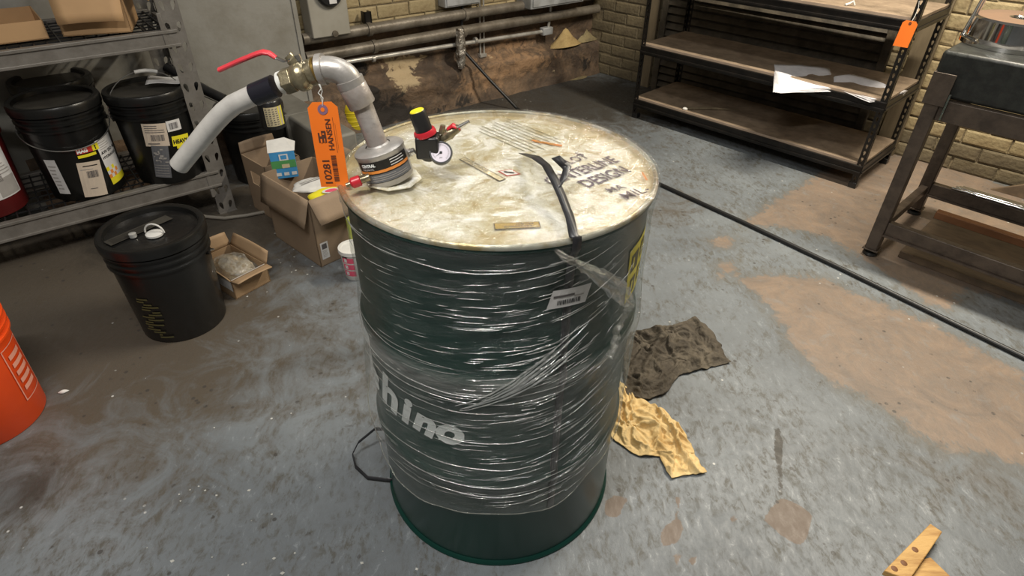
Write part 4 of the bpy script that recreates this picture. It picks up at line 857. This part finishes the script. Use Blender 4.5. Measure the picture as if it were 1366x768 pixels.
# marker writing
p_ = (0.071,0.987,0.875); e_ = (0.21,1.1,0.875); an = math.degrees(atan2(e_[1]-p_[1], e_[0]-p_[0]))
d = Decal(topmap(p_[0], p_[1], an)); d.text('CENTERLINE', -.004, -.002, .044, MT['maroon'], 2, bold=.0008, sx=.70)
d.text('DESIGN', .040, -.047, .044, MT['maroon'], 2, bold=.0008, sx=.76); d.text('LOT', .085, .046, .034, MT['maroon'], 2, bold=.0006, sx=.8); d.text('5', .125, .060, .030, MT['maroon'], 2)
d.text('MA', .058, -.085, .026, MT['maroon'], 2, bold=.0004, rot=-.1); d.text('MIL-', .062, -.120, .034, MT['maroon'], 2, bold=.0002, rot=-.05); d.build('marker_writing', DR)
p_ = (-0.029,0.824,0.875); e_ = (0.045,0.833,0.875); an = math.degrees(atan2(e_[1]-p_[1], e_[0]-p_[0]))
d = Decal(topmap(p_[0], p_[1], an)); d.rect(0, 0, .074, .020, MT['lblk'], 1); d.rect(.0015, .0015, .0725, .0185, MT['amber'], 2); d.bars(.016, .0035, .062, .009, MT['ink'], 3, seed=6, n=20); d.bars(.036, .011, .066, .016, MT['ink'], 3, seed=9, n=10); d.build('amber_label', DR)
p_ = (0.034,1.187,0.875); e_ = (0.1,1.159,0.875); an = math.degrees(atan2(e_[1]-p_[1], e_[0]-p_[0]))
d = Decal(topmap(p_[0], p_[1], an)); d.rect(0, 0, .066, .010, MT['orstrip'], 1); d.bars(.01, .002, .05, .007, MT['amber'], 2, seed=2, n=14); d.build('orange_strip', DR)
p_ = (-0.009,1.034,0.875); d = Decal(topmap(p_[0], p_[1], -15)); d.poly([(-.022, 0), (0, -.016), (.022, 0), (0, .016)], MT['lblred'], 1); d.poly([(-.018, 0), (0, -.013), (.018, 0), (0, .013)], MT['lblw'], 2); d.rect(-.010, -.003, .010, .003, MT['black'], 3); d.build('hazard_diamond', DR)
p_ = (-0.107,1.091,0.875); e_ = (-0.023,0.992,0.875); an = math.degrees(atan2(e_[1]-p_[1], e_[0]-p_[0]))
d = Decal(topmap(p_[0], p_[1], an)); d.rect(.0, .0, .125, .016, MT['lblk'], 1); d.rect(.002, .002, .123, .014, MT['tanl'], 2); d.text('GHTECHNIK', .006, .004, .012, MT['black'], 3, sx=1.1); d.build('text_strip', DR)
p_ = (-0.153,1.229,0.875); d = Decal(topmap(p_[0]+.06, p_[1]+.02, an+3)); 
for k in range(9): d.rect(.0+.01*(k % 3), -.012*k+.10, .16+.02*(k % 2), -.012*k+.1018, MT['olive'], 1)
d.build('printed_lines', DR)
p_ = (0.243,1.012,0.875); d = Decal(topmap(p_[0], p_[1], 95)); d.rect(-.0, -.002, .035, .002, MT['orstrip'], 1); d.build('red_stroke', DR)
# clear wrinkled film over the lid
def lf(a, b):
    an = 2*pi*a; r_ = b*(RB+.0135); x, y = r_*cos(an), r_*sin(an)
    z = .8775 + (.0045*(noise.noise(Vector((x*9, y*9, 1)))+.6*abs(noise.noise(Vector((x*23, y*23, 4)))))) * (1-b**6) + .0045*b**8
    return (x, y, z)
MB().grid(160, 50, lf).build('lid_film', MT['lidfilm'], DR, ang=180)
# side lettering and labels
d = Decal(cylmap(RB, -117, .442, 0, lift=.0004))
for ch, az_, sz_, rt in (('s', -156, .115, -.1), ('h', -141.5, .135, -.05), ('i', -130, .112, -.05), ('n', -120.5, .104, -.12), ('o', -109.3, .104, -.1)):
    d.text(ch, radians(az_+117)*RB, -.030, sz_, MT['white'], 4, bold=.0048, sx=1.0, shear=.22, rot=rt, align='CENTER')
d.build('white_lettering', DR)
d = Decal(cylmap(RB, -23, .735, 4, lift=.0004)); d.rect(-.055, -.06, .062, .062, MT['lbly'], 1)
for a, b, c, e in ((-.045, .005, -.01, .045), (.0, .01, .022, .05), (.03, .002, .055, .04), (-.04, -.05, -.012, -.012), (-.002, -.045, .018, -.005), (.028, -.05, .056, -.012)): d.rect(a, b, c, e, MT['olive'], 2); d.rect(a+.007, b+.008, a+.014, e-.008, MT['lbly'], 3)
d.build('yellow_label', DR)
d = Decal(cylmap(RB+.006, -66, .768, -3, lift=.0030)); d.rect(-.036, -.017, .036, .019, MT['lblw'], 1, skew=.008); d.bars(-.018, -.011, .026, -.002, MT['black'], 2, seed=11, n=18); d.rect(-.026, .004, .012, .008, MT['ink'], 2); d.rect(.012, .001, .03, .003, MT['inkl'], 2); d.build('barcode_label', DR)
# black strap: over the lid and down the side
sp = [V3((0.016,1.102,0.88))+V3((0, 0, .004)), V3((0.04,1.047,0.9)), V3((0.056,0.987,0.912)), V3((0.069,0.936,0.908)), V3((0.08,0.897,0.897)), V3((0.09,0.843,0.888)), V3((0.092,0.789,0.886))]
base = V3((DX, DY, 0)); aT = radians(-65.0)
pts = [p-base for p in sp] + [V3((r_*cos(aT), r_*sin(aT), z)) for r_, z in ((.2995, .884), (.3005, .878), (.3000, .862), (.290, .84), (.2875, .80), (.2875, .615), (.2935, .597), (.2950, .585), (.2935, .573), (.2875, .555), (.2875, .325), (.2935, .307), (.2950, .295), (.2935, .283), (.2875, .265), (.2875, .18))]
def ribbon(mb, pts, wv, wd):
    n = len(pts)
    for sgn in (0,):
        vs = []
        for i, p in enumerate(pts):
            s_ = V3(wd[i]).normalized() if isinstance(wd, list) else V3(wd).normalized(); w_ = wv[i] if isinstance(wv, list) else wv
            vs += [p-s_*w_/2, p+s_*w_/2]
        mb.add(vs, [(2*i, 2*i+1, 2*i+3, 2*i+2) for i in range(n-1)])
    return mb
tang = V3((-sin(aT), cos(aT), 0)); wd = [V3((.75, -.25, .1)), V3((.75, .05, .2)), V3((.9, .2, 0)), V3((.95, .15, 0)), tang, tang, tang]+[tang]*16
ribbon(MB(), pts, .0155, wd).build('black_strap', MT['strap'], DR, solid=.0012, ang=180)
sp2 = [V3((0.071,0.97,0.935)), V3((0.084,0.977,0.92)), V3((0.092,0.968,0.916)), V3((0.085,0.943,0.908)), V3((0.074,0.918,0.903))]
ribbon(MB(), [p-base for p in sp2], [.016, .016, .016, .014, .010], V3((.9, .25, .25))).build('strap_tail', MT['strap'], DR, solid=.0012, ang=180)
# strap loop sticking out at the lower left of the drum
sl = [V3((-0.321,1.089,0.1)), V3((-0.367,1.106,0.08)), V3((-0.411,1.084,0.05)), V3((-0.428,1.07,0.02)), V3((-0.413,1.034,0.012)), V3((-0.374,1,0.01)), V3((-0.319,0.993,0.012)), V3((-0.293,0.992,0.014))]
ribbon(MB(), [p-base for p in sl], .011, V3((.25, .3, 1))).build('strap_loop', MT['strap'], DR, solid=.0012, ang=180)
# stretch film round the side
LE = [(-180, .34), (-165, .30), (-153, .20), (-140, .175), (-126, .180), (-110, .195), (-90, .205), (-63, .193), (-42, .245), (-15, .27), (20, .30), (90, .33), (180, .34)]
def low(a):
    a = math.degrees(a)
    for i in range(len(LE)-1):
        if LE[i][0] <= a <= LE[i+1][0]:
            k = (a-LE[i][0])/(LE[i+1][0]-LE[i][0]); k = k*k*(3-2*k); return LE[i][1]*(1-k)+LE[i+1][1]*k
    return .34
def rfilm(a, z):
    r_ = RB+.0060
    for zh in (.295, .585): r_ = max(r_, RB+.0105-.07*abs(z-zh)) if abs(z-zh) < .07 else r_
    if z > .80: r_ = max(r_, RB+.0135-.13*(.872-z))
    bul = exp(-((math.degrees(a)+168)/26)**2)*exp(-((z-.33)/.16)**2)*.016 + exp(-((math.degrees(a)+5)/30)**2)*exp(-((z-.5)/.25)**2)*.008
    zz = z*46 - (a+1.4)*3*(1 if a > -1.2 else .3)
    wr = .0016*noise.noise(Vector((a*3.5, zz, 1)))+.0009*noise.noise(Vector((a*8, zz*2.6, 5)))+.0010*noise.noise(Vector((a*2, z*9, 9)))
    return r_+bul+wr+.0006
me = bpy.data.meshes.new('stretch_film'); na, nz = 260, 110; vs = []; uv = []
for j in range(nz+1):
    for i in range(na+1):
        a = -pi+2*pi*i/na; z0 = low(a); t_ = j/nz; z = z0+(.872-z0)*t_
        r_ = rfilm(a, z)
        if t_ < .03: r_ += .0015*(1-t_/.03)
        vs.append((r_*cos(a), r_*sin(a), z))
        slope = (.035 if a < -1.3 else .035+.16*min(1., (a+1.3)/.9)); uv.append((a*1.0, z-(a+1.4)*slope))
fs = [(j*(na+1)+i, j*(na+1)+i+1, (j+1)*(na+1)+i+1, (j+1)*(na+1)+i) for j in range(nz) for i in range(na)]
me.from_pydata(vs, [], fs); me.materials.append(MT['film']); me.polygons.foreach_set('use_smooth', [True]*len(fs))
ul = me.uv_layers.new(name='UVMap'); ul.data.foreach_set('uv', [c for f in fs for k in f for c in uv[k]]); me.update()
FILM = bpy.data.objects.new('stretch_film', me); COL.objects.link(FILM); FILM.parent = DR
def cyl(a, z, off=0.): a = radians(a); return V3(((RB+.0065+off)*cos(a), (RB+.0065+off)*sin(a), z))
# folded edge of the film, twisted tail and gathered diagonal folds
MB().tube([V3((rfilm(radians(a), low(radians(a)))*cos(radians(a)), rfilm(radians(a), low(radians(a)))*sin(radians(a)), low(radians(a)))) for a in range(-178, 40, 4)], .0011, 6).build('film_edge', MT['bag'], FILM)
tl = [(-72, .872, .012), (-70, .862, .013), (-64, .838, .016), (-58, .812, .018), (-50, .770, .022), (-43, .730, .022), (-38, .700, .016), (-40, .672, .012), (-43, .645, .011), (-44, .620, .014), (-46, .595, .016)]
tw = [.006, .010, .014, .026, .036, .036, .020, .010, .012, .016, .006]
P_ = [cyl(a, z, o_) for a, z, o_ in tl]; mb = MB(); N_ = 60
def tail(u, v):
    s = u*(len(P_)-1); i = min(int(s), len(P_)-2); k = s-i; p = P_[i].lerp(P_[i+1], k); w_ = tw[i]*(1-k)+tw[i+1]*k
    T_ = (P_[i+1]-P_[i]).normalized(); Nn = V3((p.x, p.y, 0)).normalized(); S_ = T_.cross(Nn).normalized()
    return tuple(p + S_*(v-.5)*w_ + Nn*(.007*noise.noise(Vector((u*20, v*7, 2)))+.004*sin(v*13+u*8)+.003*noise.noise(Vector((u*60, v*9, 7)))) + S_*.004*noise.noise(Vector((u*26, 3, v))))
mb.grid(160, 18, tail); mb.build('film_tail', MT['tail'], FILM, ang=180)
r = random.Random(12)
for k in range(16):
    z_o = r.uniform(-.03, .03); a_o = r.uniform(-6, 6); t0, t1 = sorted((r.uniform(0, .6), r.uniform(.5, 1)))
    path = []
    for i in range(14):
        t_ = t0+(t1-t0)*i/13; a = -107+t_*54; z = .512+(.707-.512)*t_**1.15
        zz = z+z_o*(t_*1.1)+.003*noise.noise(Vector((t_*14, k, 0))); rr_ = rfilm(radians(a+a_o), zz)+.0012; ar = radians(a+a_o*.5); path.append((rr_*cos(ar), rr_*sin(ar), zz))
    MB().tube(path, [.0006+.0012*sin(pi*i/13) for i in range(14)], 6).build('film_fold', MT['ridge'], FILM)

# fine stretched ridges of the film: whitish raised streaks shaped to draw in the drum's highlights
r = random.Random(31); mb = MB()
for k in range(460):
    u_ = r.random()
    if u_ < .42: a = r.gauss(-78, 17); z = r.uniform(.46, .85)
    elif u_ < .62: a = r.uniform(-165, -100); z = r.uniform(.24, .85)
    elif u_ < .80: a = r.uniform(-100, -45); z = r.uniform(.23, .50)
    else: a = r.uniform(-55, 10); z = r.uniform(.28, .82)
    ln_ = r.choice((3, 5, 8, 12, 20)) * r.uniform(.7, 1.3); sl_ = .00035 if a < -85 else .00035+.0022*min(1, (a+85)/50); sl_ *= r.uniform(.7, 1.4)
    m_ = 8; rad = r.uniform(.00025, .0007)*(1.5 if z > .5 and -100 < a < -50 else 1); path = []
    if z < low(radians(a))+.02: continue
    for i in range(m_):
        aa = a+ln_*(i/(m_-1)-.5); zz = z+(aa-a)*sl_+.0012*noise.noise(Vector((aa*.2, k, 0))); ra = radians(aa); q_ = rfilm(ra, zz)+.0003
        path.append((q_*cos(ra), q_*sin(ra), zz))
    mb.tube(path, [rad*sin(pi*(i+.35)/(m_-.3)) for i in range(m_)], 5, caps=False)
for z_, a0, a1, rad in ((.560, -172, -40, .0012), (.542, -170, -60, .0010), (.432, -150, -50, .0010), (.352, -150, -60, .0011), (.300, -150, -45, .0012), (.268, -130, -52, .0010), (.62, -165, -100, .0007), (.83, -170, -60, .0009), (.512, -170, -90, .0008)):
    path = []
    for i in range(50):
        aa = a0+(a1-a0)*i/49; zz = z_+(.0006*max(0, aa+85))+.003*noise.noise(Vector((aa*.05, z_*50, 0))); ra = radians(aa); q_ = rfilm(ra, zz)+.0004; path.append((q_*cos(ra), q_*sin(ra), zz))
    mb.tube(path, [rad*sin(pi*(i+.5)/50) for i in range(50)], 6, caps=False)
tag(mb.build('film_wrinkle_highlights', MT['ridge'], FILM, ang=180), kind='stuff')

# =================================================================== TRANSFER PUMP ON THE LID
PB = V3((-.2195, .988, .878))
PU = thing('drum_pump', 'aluminium drum pump with elbow, brass valve and bent pipe on the drum lid', 'pump', tuple(PB))
def L(p, dy=0.): v = V3(p)-PB; v.y += dy; return v
ax = (L((-0.234,1,0.9225))-V3((0, 0, .002))).normalized(); ctop = L((-0.234,1,0.9225))
ax = V3((-.26, 0.03, 1)).normalized(); ctop = ax*.060
MB().lathe([(0, 0), (.051, 0), (.051, .0015), (.047, .003), (0, .003)], 8, (.004, 0, .0030)).build('base_plate', MT['lid'], PU, smooth=False)
MB().lathe([(0, .004), (.041, .004), (.043, .007), (.043, .010), (.0435, .012), (.0435, .056), (.0445, .058), (.0445, .062), (.040, .066), (.022, .068)], 64, (0, 0, 0), tuple(ax)).build('can_base', MT['alu'], PU)
Rm = ax.to_track_quat('Z', 'Y').to_matrix()
def canmap(u, v, h):
    a = u/.0438+radians(AZ0); rr_ = .0438+h; return tuple(Rm @ V3((rr_*cos(a), rr_*sin(a), .034+v*1.2)))
_w = Rm.transposed() @ V3((.30, -.95, 0)); AZ0 = math.degrees(atan2(_w.y, _w.x))
d = Decal(canmap); d.rect(-.052, -.016, .050, .016, MT['lblk'], 1)
for i in range(20):
    pass
d.rect(-.052, -.001, .050, .003, MT['lblor'], 2); d.rect(-.052, -.0150, .05, -.003, MT['lblg'], 2)
d.text('CENTRAL', -.043, .0095, .0062, MT['white'], 3, bold=.0003); d.text('PNEUMATIC', -.043, .0045, .0042, MT['lblw'], 3); d.lines(.010, .004, .046, .0155, 3, MT['lblw'], 3, 3); d.lines(-.03, -.013, .04, -.004, 3, MT['inkl'], 3, 2); d.build('pump_label', PU)
t1 = L((-0.2568,1,1.0103)); t2 = L((-0.2699,1,1.0425)); 
MB().tube([ctop, t1], .0175, 28).build('riser_tube', MT['galv'], PU)
MB().lathe([(.0175, -.002), (.026, 0), (.0262, .002), (.0175, .010)], 32, tuple(ctop), tuple(ax)).build('weld_collar', MT['alu'], PU)
MB().tube([t1.lerp(t2, -.05), t1.lerp(t2, .0), t1.lerp(t2, .9), t1.lerp(t2, 1.0)], [.0225, .0235, .0235, .022], 32).build('coupling', MT['galv'], PU)
e1, e2, e3, e4 = L((-0.2759,1,1.0606)), L((-0.2891,1,1.0699)), L((-0.3047,1,1.0708)), L((-0.3189,1,1.0658))
b0 = t2; path = []
ctl = [t2, L((-0.2778,1,1.0724)), e4]
for i in range(15):
    k = i/14; path.append(ctl[0]*(1-k)**2+ctl[1]*2*k*(1-k)+ctl[2]*k*k)
MB().tube(path, .0205, 32).build('elbow', MT['alu'], PU)
dr1 = (path[1]-path[0]).normalized(); dr2 = (path[-1]-path[-2]).normalized()
MB().tube([path[0]-dr1*.002, path[0]+dr1*.010], .0232, 32).tube([path[-1]-dr2*.009, path[-1]+dr2*.001], .0245, 32).build('elbow_collar', MT['alu'], PU)
va = e4; vb = L((-0.3926,1,1.0405)); vd = (vb-va).normalized(); vl = (vb-va).length
VQ = vd.to_track_quat('Z', 'Y').to_matrix()
MB().lathe([(0, 0), (.0215, 0), (.0215, .004), (0, .004)], 32, tuple(va+vd*.001), tuple(vd)).build('gold_ring', MT['gold'], PU)
MB().lathe([(.019, 0), (.021, .002), (.021, .012), (.018, .015), (.0235, .020), (.0245, .027), (.0235, .034), (.0185, .040), (.0185, .042)], 32, tuple(va+vd*.005), tuple(vd)).build('valve_body', MT['brass'], PU)
MB().lathe([(.0185, 0), (.0215, 0), (.0215, .016), (.0195, .020), (.017, .020)], 6, tuple(va+vd*.046), tuple(vd)).build('hex_end', MT['brass'], PU, smooth=False, bevel=.0008)
MB().tube([va+vd*.064, va+vd*.071], .0185, 28).build('tape_ring', MT['teflon'], PU)
s0 = L((-0.3955,1,1.0386)); s1 = L((-0.435,1,1.023))
MB().tube([s0+(s0-s1).normalized()*-.001, s1], .0185, 32).build('black_sleeve', MT['tape'], PU)
bp = [s0.lerp(s1, .9), s1, L((-0.4532,1,1.0152)), L((-0.473,1,1.0066)), L((-0.493,1,0.9928)), L((-0.5129,1,0.9761)), L((-0.5336,1,0.9571)), L((-0.5535,1,0.9377)), L((-0.5774,1,0.915)), L((-0.6,1,0.8932))]
# open-ended bent pipe with wall thickness
mb = MB(); mb.tube(bp, .0165, 32, caps=False); mb.tube(bp[::-1], .0150, 32, caps=False)
n_ = len(mb.v)//2; endo = list(range(n_-32, n_)); mb.f += [(n_-32+k, n_-32+(k+1) % 32, n_+(32-k-1) % 32 if False else n_+((k+1) % 32), n_+k) for k in range(0)]; 
bo = mb.build('bent_pipe', MT['tubew'], PU)
dd = (bp[-1]-bp[-2]).normalized(); MB().lathe([(.0152, 0), (.0164, .0006), (.0167, -.002)], 32, tuple(bp[-1]), tuple(dd)).build('pipe_lip', MT['tubew'], bo)
# stem and red lever
up = (V3((0, 0, 1))-vd*vd.z).normalized(); sb = va+vd*.032
hl = [L((-0.365,1,1.0793)), L((-0.3736,1,1.0784)), L((-0.3858,1,1.0836)), L((-0.3951,1,1.0904)), L((-0.4044,1,1.092)), L((-0.4159,1,1.0889)), L((-0.4451,1,1.078)), L((-0.4817,1,1.0632))]
nut = L((-0.3609,1,1.0817)); 
MB().lathe([(0, 0), (.0095, 0), (.0095, .008), (.0075, .010), (.0075, .016), (0, .016)], 20, tuple(sb+up*.021), tuple((nut-sb-up*.021).normalized())).build('stem_gland', MT['brass'], PU)
MB().lathe([(0, -.006), (.0085, -.006), (.0085, .003), (.004, .003), (.004, .009), (0, .009)], 6, tuple(nut), tuple(up)).lathe([(0, -.018), (.0035, -.018), (.0045, -.003), (.0055, -.003), (.0055, .006), (0, .006)], 12, tuple(L((-0.3497,1,1.083))), tuple(up)).build('stem_nut', MT['steel'], PU, smooth=False)
MB().tube([nut+V3((.010, 0, -.001)), nut, hl[1], hl[2].lerp(hl[3], .2)], .0065, 10, flat=.22, up=(0, 0, 1)).build('lever_arm', MT['steel'], PU)
MB().tube(hl[2:], [.0065, .0078, .0085, .0085, .0085, .0080], 14, flat=.5, up=(0, 0, 1)).build('lever_grip', MT['redh'], PU)
# air fittings
n0, n1 = L((-0.1958,1,0.9203)), L((-0.1752,1,0.9291)); 
MB().tube([n0, n1], .006, 12).tube([n0.lerp(n1, .3), n0.lerp(n1, .65)], .0085, 6).build('nipple', MT['steel'], PU)
rc = L((-0.1508,1,0.9392)); RG = MB().box(rc, (.040, .036, .040)).lathe([(0, -.030), (.012, -.026), (.016, -.018), (.0165, .0), (0, .0)], 20, tuple(rc)).build('regulator', MT['blackp'], PU, bevel=.004)
ra, rb_, rt_ = L((-0.1534,1,0.9583)), L((-0.1544,1,0.9637)), L((-0.1657,1,1.0003)); rd = (rt_-ra).normalized()
ln = (rt_-ra).length
MB().lathe([(0, 0), (.0175, 0), (.0175, .006), (.0150, .008), (.0148, ln-.003), (.0135, ln), (0, ln)], 28, tuple(ra), tuple(rd)).build('adjusting_knob', MT['blackp'], RG)
MB().lathe([(.012, 0), (.0195, .0), (.0200, .004), (.0185, .009), (.012, .009)], 28, tuple(ra), tuple(rd)).build('red_ring', MT['red'], RG)
MB().lathe([(0, .0015), (.0115, .0015), (.0125, 0)], 28, tuple(rt_), tuple(rd)).build('yellow_cap', MT['yellowp'], RG)
gc = L((-0.1273,0.985,0.9328)); gn = (V3((.10, -.78, .62))).normalized()
GA = MB().lathe([(0, -.018), (.014, -.018), (.0195, -.012), (.0205, 0), (.0195, .003), (.0172, .003), (.0172, .0005), (0, .0005)], 36, tuple(gc), tuple(gn)).build('gauge', MT['blackp'], PU)
gu = V3((1, 0, 0)).cross(gn).normalized(); gu = -gu if gu.z < 0 else gu; gr = gu.cross(gn)
d = Decal(planemap(gc+gn*.0008, gr, gu)); d.poly([(.0170*cos(k*pi/16), .0170*sin(k*pi/16)) for k in range(32)], MT['dial'], 1)
for k in range(28):
    a = radians(225-270*k/27); d.poly([(.0125*cos(a-.02), .0125*sin(a-.02)), (.0125*cos(a+.02), .0125*sin(a+.02)), (.0148*cos(a+.02), .0148*sin(a+.02)), (.0148*cos(a-.02), .0148*sin(a-.02))], MT['ink'], 2)
a = radians(222); d.poly([(-.0007*sin(a), .0007*cos(a)), (.0125*cos(a), .0125*sin(a)), (.0007*sin(a), -.0007*cos(a)), (-.004*cos(a), -.004*sin(a))], MT['black'], 3); d.text('psi', -.002, -.010, .0045, MT['ink'], 2); d.build('dial_face', GA)
MB().lathe([(0, 0), (.0025, 0), (.002, .0015), (0, .002)], 12, tuple(gc+gn*.0018), tuple(gn)).build('needle_hub', MT['black'], GA)
v0, v1, v2 = L((-0.1306,1.02,0.9411)), L((-0.114,1.02,0.9539)), L((-0.0978,1.02,0.9651))
MB().tube([v0, v0.lerp(v1, .3), v1, v1.lerp(v2, .3), v2], [.008, .0075, .0105, .0085, .007], 16).build('shutoff_valve', MT['brass'], PU)
MB().tube([v2, L((-0.0791,1.02,0.9762))], [.0045, .0030], 10).build('air_plug', MT['steel'], PU)
MB().tube([L((-0.1286,1.02,0.9536)), L((-0.1251,1.02,0.9686))], [.006, .0045], 10).build('drain_screw', MT['brass'], PU)
MB().tube([L((-0.1176,1.02,0.962)), L((-0.1081,1.02,0.9689)), L((-0.0952,1.02,0.9624))], [.006, .009, .006], 12, flat=.4, up=(0, 0, 1)).build('red_lever', MT['red'], PU)
c0, c1 = V3((-0.246,0.942,0.905))-PB, V3((-0.274,0.934,0.897))-PB
MB().tube([c0+(c0-c1)*.02, c0.lerp(c1, .55)], .0065, 12).build('brass_nipple', MT['brass'], PU)
MB().tube([c0.lerp(c1, .5), c0.lerp(c1, .55), c1, c1+(c1-c0)*.1], [.007, .0095, .0095, .0065], 18).build('red_coupler', MT['red'], PU)
MB().tube([c1, c1+(c1-c0)*.38], .004, 10).build('coupler_tip', MT['brass'], PU)

# orange numbered tag hanging from the valve
hp = V3((-0.3152,0.972,1.0225)); t, U, V, Nn = lot_tag('lot_tag', 'orange card tag numbered 10281 hanging from the brass valve', hp, (1, -.02, .06), (-.015, .08, 1), .050, .146, MT['orange'])
th_ = V3((-0.3161,0.975,1.0506))-hp
MB().tube([V*-.008, th_*.25+V3((.004, -.002, 0)), th_*.5+V3((-.003, 0, 0)), th_*.75+V3((.003, 0, 0)), th_], .0009, 6).tube([V*-.008+V3((.002, 0, 0)), th_*.3, th_*.6+V3((.004, 0, 0)), th_+V3((.002, 0, 0))], .0007, 6).build('wire', MT['teflon'], t)
d = Decal(planemap(Nn*.0006, U, V)); q_ = pi/2
d.poly([(-.000+.0085*cos(k*pi/10), -.012+.0085*sin(k*pi/10)) for k in range(20)], MT['grom'], 1); d.poly([(-.000+.0035*cos(k*pi/10), -.012+.0035*sin(k*pi/10)) for k in range(20)], MT['orange'], 2)
d.text('10281', -.0030, -.143, .0175, MT['tagtxt'], 1, rot=q_, bold=.0003, sx=1.12)
d.bars(.0010, -.136, .0100, -.088, MT['tagtxt'], 1, True, 5, 20)
d.text('HANSEN', .0095, -.081, .0130, MT['tagtxt'], 1, rot=q_, bold=.0002, sx=1.06)
d.rect(-.0150, -.067, -.0015, -.047, MT['tagtxt'], 1)
for a, b, c, e in ((-.0118, -.0560, -.0090, -.0470), (-.0118, -.0670, -.0090, -.0605), (-.0055, -.0670, -.0040, -.0600), (-.0072, -.0535, -.0042, -.0510), (-.0150, -.0500, -.0118, -.0470)): d.rect(a, b, c, e, MT['orange'], 2)
d.rect(.0135, -.085, .0140, -.025, MT['tagtxt'], 1); d.rect(.0165, -.080, .0168, -.035, MT['tagtxt'], 1)
d.build('tag_print', t)
